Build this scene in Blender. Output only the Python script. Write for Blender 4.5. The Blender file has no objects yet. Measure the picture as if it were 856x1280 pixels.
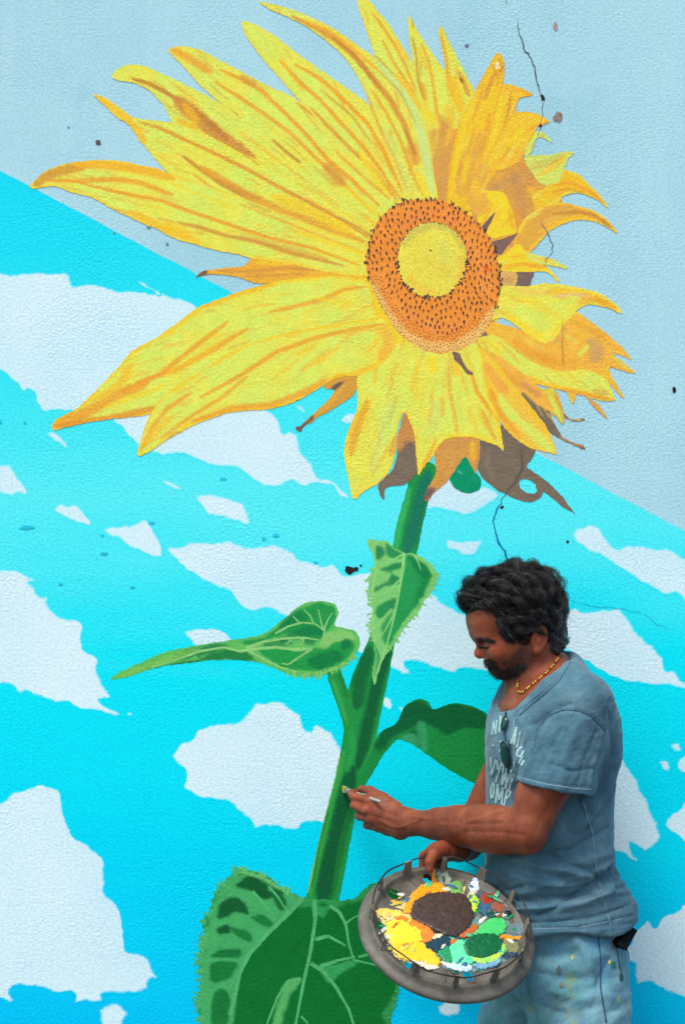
import bpy, bmesh, math, random
import numpy as np
from mathutils import Vector, Matrix
from mathutils.bvhtree import BVHTree

# ------------------------------------------------------------------ camera, sky, sun, exposure
SC = bpy.context.scene
COL = SC.collection
FPX, CAM_D, CAM_H, PITCH = 1935.0, 3.6, 1.64, math.radians(3.6)
cam_data = bpy.data.cameras.new('camera')
cam_data.sensor_fit = 'VERTICAL'
cam_data.sensor_height = 36.0
cam_data.lens = 36.0 * FPX / 1280.0
cam_data.clip_start, cam_data.clip_end = 0.05, 2000
cam = bpy.data.objects.new('camera', cam_data)
cam.location = (0, -CAM_D, CAM_H)
cam.rotation_euler = (math.radians(90) + PITCH, 0, 0)
COL.objects.link(cam)
SC.camera = cam

SUN_EL, SUN_AZ = math.radians(62), math.radians(218)      # azimuth clockwise from +Y
world = bpy.data.worlds.new('World')
SC.world = world
world.use_nodes = True
wn = world.node_tree
wn.nodes.clear()
wo = wn.nodes.new('ShaderNodeOutputWorld')
wb = wn.nodes.new('ShaderNodeBackground')
ws = wn.nodes.new('ShaderNodeTexSky')
ws.sky_type = 'NISHITA'
ws.sun_disc = False
ws.sun_elevation = SUN_EL
ws.sun_rotation = SUN_AZ
ws.dust_density = 3.0
ws.ozone_density = 1.0
wb.inputs['Strength'].default_value = 0.15
wn.links.new(ws.outputs[0], wb.inputs[0])
wn.links.new(wb.outputs[0], wo.inputs[0])
sun_data = bpy.data.lights.new('sun', 'SUN')
sun_data.energy = 1.5
sun_data.angle = math.radians(22)
sun_data.color = (1.0, 0.96, 0.9)
sun = bpy.data.objects.new('sun', sun_data)
sd = Vector((math.sin(SUN_AZ) * math.cos(SUN_EL), math.cos(SUN_AZ) * math.cos(SUN_EL), math.sin(SUN_EL)))
sun.rotation_euler = sd.to_track_quat('Z', 'Y').to_euler()
sun.location = (-2, -4, 6)
COL.objects.link(sun)
SC.view_settings.view_transform = 'Standard'
SC.view_settings.look = 'None'
SC.view_settings.exposure = 0.66
SC.view_settings.gamma = 1.0
SC.view_settings.use_curve_mapping = False

# ------------------------------------------------------------------ helpers
cp, sp = math.cos(PITCH), math.sin(PITCH)

def unproj(u, v, y):
    """photo pixel (856x1280) -> point on the vertical plane at depth y"""
    a = (np.asarray(u, float) - 428.0) / FPX
    b = -(np.asarray(v, float) - 640.0) / FPX
    dx, dy, dz = a, cp - b * sp, sp + b * cp
    t = (np.asarray(y, float) + CAM_D) / dy
    return np.stack([dx * t, dy * t - CAM_D, dz * t + CAM_H], -1)

def P(u, v, y):
    return Vector(unproj(u, v, y))

def lin(c):
    c = np.asarray(c, float) / 255.0
    return np.where(c <= 0.04045, c / 12.92, ((c + 0.055) / 1.055) ** 2.4)

KILL = 1.0                      # how bright an albedo of 1 shows in the picture

def alb(c, mx=0.93):
    return np.minimum(lin(c) / KILL, mx)

_rng = np.random.RandomState(5)
_lat = _rng.rand(256, 256)

def vnoise(x, y):
    xi, yi = np.floor(x).astype(int), np.floor(y).astype(int)
    fx, fy = x - xi, y - yi
    fx, fy = fx * fx * (3 - 2 * fx), fy * fy * (3 - 2 * fy)
    g = lambda a, b: _lat[a % 256, b % 256]
    return (g(xi, yi) * (1 - fx) + g(xi + 1, yi) * fx) * (1 - fy) + (g(xi, yi + 1) * (1 - fx) + g(xi + 1, yi + 1) * fx) * fy

def fbm(x, y, o=3):
    s, a, t = 0, 1.0, 0
    for i in range(o):
        s = s + a * vnoise(x * 2 ** i + 17.3 * i, y * 2 ** i + 9.1 * i)
        t += a
        a *= 0.5
    return s / t

def tag(o, label=None, cat=None, group=None, kind=None):
    if label: o['label'] = label
    if cat: o['category'] = cat
    if group: o['group'] = group
    if kind: o['kind'] = kind
    return o

def empty(name, loc=(0, 0, 0)):
    o = bpy.data.objects.new(name, None)
    o.location = loc
    o.empty_display_size = 0.1
    COL.objects.link(o)
    return o

def link(name, me, mat=None, parent=None):
    o = bpy.data.objects.new(name, me)
    if mat is not None and not me.materials:
        me.materials.append(mat)
    COL.objects.link(o)
    if parent is not None:
        o.parent = parent
        p = parent
        m = Matrix.Identity(4)
        while p is not None:                       # parents are only ever moved, never turned
            m = Matrix.Translation(p.location) @ m
            p = p.parent
        o.location = -m.translation                 # meshes are written in world coordinates
    return o

def mesh_np(name, V, F, smooth=False, col=None):
    me = bpy.data.meshes.new(name)
    V = np.asarray(V, float)
    if isinstance(F, np.ndarray):
        n, k = F.shape
        me.vertices.add(len(V)); me.vertices.foreach_set('co', V.ravel())
        me.loops.add(n * k); me.loops.foreach_set('vertex_index', F.ravel().astype(np.int32))
        me.polygons.add(n); me.polygons.foreach_set('loop_start', np.arange(0, n * k, k, dtype=np.int32))
        me.update(calc_edges=True)
        me.validate()
    else:
        me.from_pydata([tuple(p) for p in V], [], F)
        me.update()
    if smooth:
        me.polygons.foreach_set('use_smooth', np.ones(len(me.polygons), bool))
    if col is not None:
        at = me.color_attributes.new('paint', 'FLOAT_COLOR', 'POINT')
        c = np.ones((len(V), 4)); c[:, :3] = col
        at.data.foreach_set('color', c.ravel())
    return me

# ------------------------------------------------------------------ materials
def new_mat(name):
    m = bpy.data.materials.new(name)
    m.use_nodes = True
    nt = m.node_tree
    return m, nt, nt.nodes['Principled BSDF']

def N(nt, typ, **kw):
    n = nt.nodes.new(typ)
    for k, v in kw.items():
        if k in n.inputs.keys():
            n.inputs[k].default_value = v
        else:
            setattr(n, k, v)
    return n

def L(nt, a, b):
    nt.links.new(a, b)

def world_pos(nt):
    return N(nt, 'ShaderNodeNewGeometry').outputs['Position']

def ramp(nt, fac, stops):
    r = N(nt, 'ShaderNodeValToRGB')
    e = r.color_ramp.elements
    while len(e) < len(stops):
        e.new(0.5)
    for i, (p, c) in enumerate(stops):
        e[i].position = p
        e[i].color = tuple(c) + (1,) if len(c) == 3 else c
    L(nt, fac, r.inputs[0])
    return r.outputs[0]

def mixc(nt, fac, a, b, mode='MIX'):
    m = N(nt, 'ShaderNodeMix', data_type='RGBA', blend_type=mode)
    for s, x in ((m.inputs[0], fac), (m.inputs[6], a), (m.inputs[7], b)):
        if hasattr(x, 'links'):
            L(nt, x, s)
        elif isinstance(x, (int, float)):
            s.default_value = x
        else:
            s.default_value = tuple(x) + (1,)
    return m.outputs[2]

def stucco(nt, b, amount=1.0):
    pos = world_pos(nt)
    mp = N(nt, 'ShaderNodeMapping')
    mp.inputs['Scale'].default_value = (1.0, 1.0, 1.12)
    L(nt, pos, mp.inputs[0])
    n1 = N(nt, 'ShaderNodeTexNoise', Scale=150.0, Detail=2.5, Roughness=0.6)
    n2 = N(nt, 'ShaderNodeTexNoise', Scale=34.0, Detail=2.0)
    n3 = N(nt, 'ShaderNodeTexNoise', Scale=4.2, Detail=5.0)
    for n in (n1, n2):
        L(nt, mp.outputs[0], n.inputs[0])
    L(nt, pos, n3.inputs[0])
    pw = N(nt, 'ShaderNodeMath', operation='POWER')
    L(nt, n1.outputs[0], pw.inputs[0]); pw.inputs[1].default_value = 1.6
    mm = N(nt, 'ShaderNodeMath', operation='MULTIPLY_ADD')
    L(nt, n2.outputs[0], mm.inputs[0]); mm.inputs[1].default_value = 0.30; L(nt, pw.outputs[0], mm.inputs[2])
    st = N(nt, 'ShaderNodeMapRange')                       # some areas are trowelled smoother
    L(nt, n3.outputs[0], st.inputs[0])
    st.inputs[1].default_value = 0.35; st.inputs[2].default_value = 0.65
    st.inputs[3].default_value = 0.12 * amount; st.inputs[4].default_value = 0.8 * amount
    bp = N(nt, 'ShaderNodeBump', Distance=0.0023)
    L(nt, st.outputs[0], bp.inputs['Strength'])
    L(nt, mm.outputs[0], bp.inputs['Height'])
    L(nt, bp.outputs[0], b.inputs['Normal'])
    return n1.outputs[0], n2.outputs[0]

def wear(nt, col, fine):
    """thin paint over the grain of the render: small colour changes"""
    r = N(nt, 'ShaderNodeMapRange')
    L(nt, fine, r.inputs[0])
    r.inputs[1].default_value = 0.3; r.inputs[2].default_value = 0.7
    r.inputs[3].default_value = 0.87; r.inputs[4].default_value = 1.07
    return mixc(nt, 1.0, col, r.outputs[0], 'MULTIPLY')

def mat_mural():
    m, nt, b = new_mat('mural_paint')
    f, c = stucco(nt, b)
    a = N(nt, 'ShaderNodeAttribute', attribute_name='paint')
    L(nt, wear(nt, a.outputs[0], f), b.inputs['Base Color'])
    b.inputs['Roughness'].default_value = 0.7
    b.inputs['Specular IOR Level'].default_value = 0.1
    return m

def mat_wall():
    m, nt, b = new_mat('pale_render')
    f, c = stucco(nt, b)
    n = N(nt, 'ShaderNodeTexNoise', Scale=1.7, Detail=5.0)
    L(nt, world_pos(nt), n.inputs[0])
    col = ramp(nt, n.outputs[0], [(0.3, alb((160, 210, 218))), (0.7, alb((182, 225, 231)))])
    mp = N(nt, 'ShaderNodeMapping'); mp.inputs['Scale'].default_value = (5.0, 1, 0.9); mp.inputs['Rotation'].default_value = (0, math.radians(-38), 0)
    L(nt, world_pos(nt), mp.inputs[0])
    n4 = N(nt, 'ShaderNodeTexNoise', Scale=1.6, Detail=7.0, Roughness=0.7); L(nt, mp.outputs[0], n4.inputs[0])
    col = mixc(nt, ramp(nt, n4.outputs[0], [(0.50, (0, 0, 0)), (0.72, (.55, .55, .55))]), col, alb((190, 226, 234)))
    n5 = N(nt, 'ShaderNodeTexNoise', Scale=5.5, Detail=8.0, Roughness=0.7); L(nt, world_pos(nt), n5.inputs[0])
    col = mixc(nt, ramp(nt, n5.outputs[0], [(0.56, (0, 0, 0)), (0.74, (.45, .45, .45))]), col, alb((140, 188, 202)))
    L(nt, wear(nt, col, f), b.inputs['Base Color'])
    b.inputs['Roughness'].default_value = 0.8
    b.inputs['Specular IOR Level'].default_value = 0.2
    return m

def sky_nodes(nt):
    pos = world_pos(nt)
    sx = N(nt, 'ShaderNodeSeparateXYZ'); L(nt, pos, sx.inputs[0])
    mp = N(nt, 'ShaderNodeMapping'); mp.inputs['Rotation'].default_value = (0, math.radians(27), 0)
    mp.inputs['Scale'].default_value = (0.7, 1, 3.0)
    L(nt, pos, mp.inputs[0])
    n = N(nt, 'ShaderNodeTexNoise', Scale=1.5, Detail=6.0, Roughness=0.6)
    L(nt, mp.outputs[0], n.inputs[0])
    ma = N(nt, 'ShaderNodeMath', operation='MULTIPLY_ADD')
    L(nt, n.outputs[0], ma.inputs[0]); ma.inputs[1].default_value = 0.55
    L(nt, sx.outputs[2], ma.inputs[2])
    mr = N(nt, 'ShaderNodeMapRange'); L(nt, ma.outputs[0], mr.inputs[0])
    mr.inputs[1].default_value = 0.95; mr.inputs[2].default_value = 3.05
    col = ramp(nt, mr.outputs[0], [(0.0, alb((0, 198, 243))), (0.20, alb((0, 223, 243))), (0.40, alb((8, 233, 243))),
                                   (0.58, alb((90, 241, 243))), (0.74, alb((44, 233, 241))), (1.0, alb((0, 220, 240)))])
    return col

def mat_sky_paint():
    m, nt, b = new_mat('sky_blue_paint')
    f, c = stucco(nt, b)
    L(nt, wear(nt, sky_nodes(nt), f), b.inputs['Base Color'])
    b.inputs['Roughness'].default_value = 0.6
    b.inputs['Specular IOR Level'].default_value = 0.06
    return m

def mat_cloud():
    m, nt, b = new_mat('cloud_white_paint')
    f, c = stucco(nt, b)
    n = N(nt, 'ShaderNodeTexNoise', Scale=2.5, Detail=4.0)
    L(nt, world_pos(nt), n.inputs[0])
    col = ramp(nt, n.outputs[0], [(0.3, alb((200, 238, 243))), (0.7, alb((226, 248, 248)))])
    at = N(nt, 'ShaderNodeAttribute', attribute_name='paint')
    ad = N(nt, 'ShaderNodeMath', operation='MULTIPLY_ADD'); L(nt, f, ad.inputs[0]); ad.inputs[1].default_value = -1.1; L(nt, at.outputs[2], ad.inputs[2])
    k = N(nt, 'ShaderNodeMapRange'); L(nt, ad.outputs[0], k.inputs[0]); k.inputs[1].default_value = -0.30; k.inputs[2].default_value = 0.12
    col = mixc(nt, k.outputs[0], sky_nodes(nt), col)
    L(nt, wear(nt, col, f), b.inputs['Base Color'])
    b.inputs['Roughness'].default_value = 0.7
    b.inputs['Specular IOR Level'].default_value = 0.1
    return m

def simple(name, c, rough=0.6, bump=0, scale=200.0, var=0.12, spec=0.4, metal=0.0, srgb=True, big=None):
    m, nt, b = new_mat(name)
    c = alb(c) if srgb else np.asarray(c, float)
    n = N(nt, 'ShaderNodeTexNoise', Scale=big or scale * 0.25, Detail=4.0)
    L(nt, world_pos(nt), n.inputs[0])
    L(nt, ramp(nt, n.outputs[0], [(0.3, np.clip(c * (1 - var), 0, 1)), (0.7, np.clip(c * (1 + var), 0, 1))]), b.inputs['Base Color'])
    b.inputs['Roughness'].default_value = rough
    b.inputs['Specular IOR Level'].default_value = spec
    b.inputs['Metallic'].default_value = metal
    if bump:
        n2 = N(nt, 'ShaderNodeTexNoise', Scale=scale, Detail=3.0)
        L(nt, world_pos(nt), n2.inputs[0])
        bp = N(nt, 'ShaderNodeBump', Strength=bump, Distance=0.002)
        L(nt, n2.outputs[0], bp.inputs['Height'])
        L(nt, bp.outputs[0], b.inputs['Normal'])
    return m

def mat_ground():
    m, nt, b = new_mat('worn_pavement')
    n = N(nt, 'ShaderNodeTexNoise', Scale=1.2, Detail=8.0)
    L(nt, world_pos(nt), n.inputs[0])
    n2 = N(nt, 'ShaderNodeTexNoise', Scale=90.0, Detail=2.0)
    L(nt, world_pos(nt), n2.inputs[0])
    c = ramp(nt, n.outputs[0], [(0.3, (0.07, 0.068, 0.066)), (0.7, (0.12, 0.117, 0.11))])
    L(nt, wear(nt, c, n2.outputs[0]), b.inputs['Base Color'])
    b.inputs['Roughness'].default_value = 0.9
    bp = N(nt, 'ShaderNodeBump', Strength=0.4, Distance=0.004)
    L(nt, n2.outputs[0], bp.inputs['Height']); L(nt, bp.outputs[0], b.inputs['Normal'])
    return m

M_MURAL, M_WALL, M_SKY, M_CLOUD = mat_mural(), mat_wall(), mat_sky_paint(), mat_cloud()

# ------------------------------------------------------------------ ground and wall
def box_bm(bm, x0, x1, y0, y1, z0, z1):
    v = [bm.verts.new(p) for p in ((x0, y0, z0), (x1, y0, z0), (x1, y1, z0), (x0, y1, z0), (x0, y0, z1), (x1, y0, z1), (x1, y1, z1), (x0, y1, z1))]
    for f in ((0, 3, 2, 1), (4, 5, 6, 7), (0, 1, 5, 4), (1, 2, 6, 5), (2, 3, 7, 6), (3, 0, 4, 7)):
        bm.faces.new([v[i] for i in f])

def bm_mesh(name, bm):
    me = bpy.data.meshes.new(name)
    bm.normal_update()
    bm.to_mesh(me)
    bm.free()
    return me

g = link('ground', mesh_np('ground', [(-150, -150, 0), (150, -150, 0), (150, 150, 0), (-150, 150, 0)], [(0, 1, 2, 3)]), mat_ground())
tag(g, kind='structure')
bm = bmesh.new()
box_bm(bm, -3.4, 3.4, 0.0, 0.3, -0.1, 3.7)
wall = link('wall', bm_mesh('wall', bm), M_WALL)
tag(wall, 'rough rendered outdoor wall painted pale blue with bright sky and white clouds', 'wall')
bm = bmesh.new()
box_bm(bm, -3.45, 3.45, -0.05, 0.35, 3.7, 3.78)
link('coping', bm_mesh('coping', bm), simple('concrete', (150, 150, 146), 0.9, 0.4, 60), wall)

# ------------------------------------------------------------------ painting on the wall
def smooth_closed(pts, n=4):
    """Catmull-Rom through the traced points, corners kept reasonably sharp"""
    p = np.asarray(pts, float)
    out = []
    m = len(p)
    for i in range(m):
        a, b, c, d = p[i - 1], p[i], p[(i + 1) % m], p[(i + 2) % m]
        for k in range(n):
            t = k / n
            out.append(_cr(a, b, c, d, t))
    return np.array(out)

def _cr(a, b, c, d, t, s=0.38):
    m1, m2 = (c - a) * s, (d - b) * s
    t2, t3 = t * t, t * t * t
    return (2 * t3 - 3 * t2 + 1) * b + (t3 - 2 * t2 + t) * m1 + (-2 * t3 + 3 * t2) * c + (t3 - t2) * m2

def resample(p, step, closed=True):
    p = np.asarray(p, float)
    q = np.vstack([p, p[:1]]) if closed else p
    s = np.r_[0, np.cumsum(np.hypot(*np.diff(q, axis=0).T))]
    n = max(6 if closed else 2, int(s[-1] / step))
    t = np.linspace(0, s[-1], n + (0 if not closed else 1))
    if closed: t = t[:-1]
    return np.stack([np.interp(t, s, q[:, 0]), np.interp(t, s, q[:, 1])], -1)

def roughen(p, amp=1.0, freq=0.18, seed=0.0):
    nx = np.roll(p, -1, 0) - np.roll(p, 1, 0)
    nx = np.stack([nx[:, 1], -nx[:, 0]], -1)
    nx /= np.maximum(np.hypot(nx[:, 0], nx[:, 1]), 1e-6)[:, None]
    d = (fbm(p[:, 0] * freq + seed, p[:, 1] * freq + seed * 1.7, 3) - 0.5) * 2 * amp
    return p + nx * d[:, None]

def outline(pts, amp=1.0, freq=0.2, step=2.0, seed=0.0, n=4):
    return roughen(resample(smooth_closed(pts, n), step), amp, freq, seed)

def inside(poly, x, y):
    r = np.zeros(x.shape, bool)
    a, b = poly, np.roll(poly, -1, 0)
    for (x1, y1), (x2, y2) in zip(a, b):
        if y1 == y2: continue
        c = (y1 > y) != (y2 > y)
        r ^= c & (x < (x2 - x1) * (y - y1) / (y2 - y1) + x1)
    return r

def near_on(poly, x, y, closed=True):
    """distance to a polyline, nearest point and its parameter 0..1"""
    a = np.asarray(poly, float)
    b = np.roll(a, -1, 0) if closed else a[1:]
    if not closed: a = a[:-1]
    best = np.full(x.shape, 1e9); bx = np.zeros(x.shape); by = np.zeros(x.shape); bt = np.zeros(x.shape)
    m = len(a)
    for i, ((x1, y1), (x2, y2)) in enumerate(zip(a, b)):
        dx, dy = x2 - x1, y2 - y1
        t = np.clip(((x - x1) * dx + (y - y1) * dy) / max(dx * dx + dy * dy, 1e-9), 0, 1)
        px, py = x1 + t * dx, y1 + t * dy
        d = (x - px) ** 2 + (y - py) ** 2
        k = d < best
        best[k] = d[k]; bx[k] = px[k]; by[k] = py[k]; bt[k] = (i + t[k]) / m
    return np.sqrt(best), bx, by, bt

def fill_np(poly, h):
    x0, y0 = poly.min(0) - h; x1, y1 = poly.max(0) + h
    gx, gy = np.arange(x0, x1 + h, h), np.arange(y0, y1 + h, h)
    X, Y = np.meshgrid(gx, gy)
    I = inside(poly, X, Y)
    c = I[:-1, :-1] | I[1:, :-1] | I[:-1, 1:] | I[1:, 1:]
    use = np.zeros(X.shape, bool)
    use[:-1, :-1] |= c; use[1:, :-1] |= c; use[:-1, 1:] |= c; use[1:, 1:] |= c
    idx = np.full(X.shape, -1); idx[use] = np.arange(use.sum())
    x, y, ins = X[use].copy(), Y[use].copy(), I[use]
    o = ~ins
    _, bx, by, _ = near_on(poly, x[o], y[o])
    x[o], y[o] = bx, by
    jj, ii = np.nonzero(c)
    F = np.stack([idx[jj, ii], idx[jj + 1, ii], idx[jj + 1, ii + 1], idx[jj, ii + 1]], -1)
    return x, y, F

def ngon_fill(poly, y):
    """flat filled outline as triangles"""
    from mathutils.geometry import tessellate_polygon
    V = unproj(poly[:, 0], poly[:, 1], y)
    tris = tessellate_polygon([[Vector((p[0], p[2], 0)) for p in V]])
    F = np.array([t for t in tris])
    a, b, c = V[F[:, 0]], V[F[:, 1]], V[F[:, 2]]
    nrm = np.cross(b - a, c - a)[:, 1]
    F[nrm > 0] = F[nrm > 0][:, ::-1]
    return V, F

def apply_strokes(x, y, c, strokes, seed=0.0):
    wob = (fbm(x * 0.22 + seed, y * 0.22 + 3.1 * seed, 3) - 0.5)
    grain = fbm(x * 0.55 + 7, y * 0.55 + seed, 2)
    for s in strokes:
        pts, w, colr = s[0], s[1], alb(s[2])
        al = s[3] if len(s) > 3 else 0.9
        soft = s[4] if len(s) > 4 else 0.45
        d, _, _, t = near_on(pts, x, y, closed=False)
        tap = np.clip(np.minimum(t / 0.18, (1 - t) / 0.18), 0, 1) ** 0.5 * 0.7 + 0.3
        ww = w * tap
        a = np.clip((ww * (1 + 0.5 * wob) - d) / (ww * soft + 0.5) + 0.5, 0, 1) * al
        a = a * np.clip(0.72 + 0.75 * grain, 0, 1)
        c = c * (1 - a[:, None]) + colr * a[:, None]
    return c

STEP = 0.000004
LAYER = [0.00027]
def paint_part(name, parent, pts, base, strokes=(), edge=None, patches=(), h=1.7, amp=1.0, freq=0.2, seed=0.0, tone=0.06, n=4, step=2.0, base2=None, auto=0):
    poly = outline(pts, amp, freq, step, seed + len(pts), n)
    x, y, F = fill_np(poly, h)
    c = np.repeat(alb(base)[None], len(x), 0)
    if base2 is not None:                       # second pigment brushed in unevenly
        k = np.clip((fbm(x * 0.03 + seed, y * 0.03, 4) - 0.42) * 5, 0, 1)[:, None]
        c = c * (1 - k) + alb(base2) * k
    for pp, pc, pa, soft in patches:            # soft areas of another pigment
        q = smooth_closed(pp, 3)
        d, _, _, _ = near_on(q, x, y)
        d = np.where(inside(q, x, y), d, -d) + (fbm(x * 0.12 + seed, y * 0.12, 3) - 0.5) * soft * 1.5
        k = (np.clip(d / soft + 0.5, 0, 1) * pa)[:, None]
        c = c * (1 - k) + alb(pc) * k
    if edge is not None:
        d, _, _, _ = near_on(poly, x, y)
        ecol, ew, ea = edge
        k = (np.clip((ew * (0.35 + 1.3 * fbm(x * 0.06 + seed, y * 0.06, 2)) - d) / (ew * 0.6), 0, 1) * ea)[:, None]
        c = c * (1 - k) + alb(ecol) * k
    if auto:
        ra = np.random.RandomState(int(seed * 10) % 9999)
        dens = max(3, int(len(x) * h * h / 420 * auto))
        pick = ra.randint(0, len(x), dens)
        ex = []
        for i in pick:
            d = np.array([x[i] - 541, y[i] - 345]); r_ = np.hypot(*d); d /= max(r_, 1)
            ln = ra.uniform(14, 46); bend = np.array([-d[1], d[0]]) * ra.normal(0, 2.0)
            q0 = np.array([x[i], y[i]])
            near = r_ < 190
            colr = [(250, 200, 50), (240, 168, 52), (214, 146, 64), (236, 228, 100)][ra.choice(4, p=[.4, .3, .1, .2])]
            ex.append(([q0 - d * ln / 2, q0 + bend, q0 + d * ln / 2], ra.uniform(.7, 1.7) + (1.0 if near else 0), colr, ra.uniform(.25, .6), .8))
        c = apply_strokes(x, y, c, ex, seed + 1)
        rr_ = np.hypot(x - 541, y - 345)
        k = (np.clip((215 - rr_) / 130, 0, 1) * np.clip((fbm(x * .05 + seed, y * .05, 3) - .3) * 2.2, 0, 1) * .4)[:, None]
        c = c * (1 - k) + alb((252, 206, 52)) * k
    c = apply_strokes(x, y, c, strokes, seed)
    c = c * (1 + (fbm(x * 0.09 + 3 * seed, y * 0.09 + 5, 3) - 0.5) * 2 * tone)[:, None]
    LAYER[0] += STEP
    V = unproj(x, y, -LAYER[0])
    return link(name, mesh_np(name, V, F[:, ::1], col=np.clip(c * 1.04, 0, 0.94)), M_MURAL, parent)

# blue sky field: everything below the slanting edge
edge_l = [(u, 213 + 0.527 * u) for u in np.linspace(-1100, 3200, 500)]
poly = np.array([(u, v + 2.2 * (fbm(np.array([u * 0.05]), np.array([1.0]), 3)[0] - 0.5) + 1.0 * (vnoise(np.array([u * 0.4]), np.array([2.0]))[0] - .5)) for u, v in edge_l] + [(3200, 1900), (-1100, 1850)])
V = unproj(poly[:, 0], poly[:, 1], -0.0001)
V[:, 0] = np.clip(V[:, 0], -3.395, 3.395); V[:, 2] = np.clip(V[:, 2], 0.02, 3.69)
keep = np.r_[True, np.abs(np.diff(V, axis=0)).sum(1) > 1e-5]
V = V[keep]
from mathutils.geometry import tessellate_polygon
tr = np.array(tessellate_polygon([[Vector((p[0], p[2], 0)) for p in V]]))
nn = np.cross(V[tr[:, 1]] - V[tr[:, 0]], V[tr[:, 2]] - V[tr[:, 0]])[:, 1]
tr[nn > 0] = tr[nn > 0][:, ::-1]
link('painted_sky', mesh_np('painted_sky', V, tr), M_SKY, wall)

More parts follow.
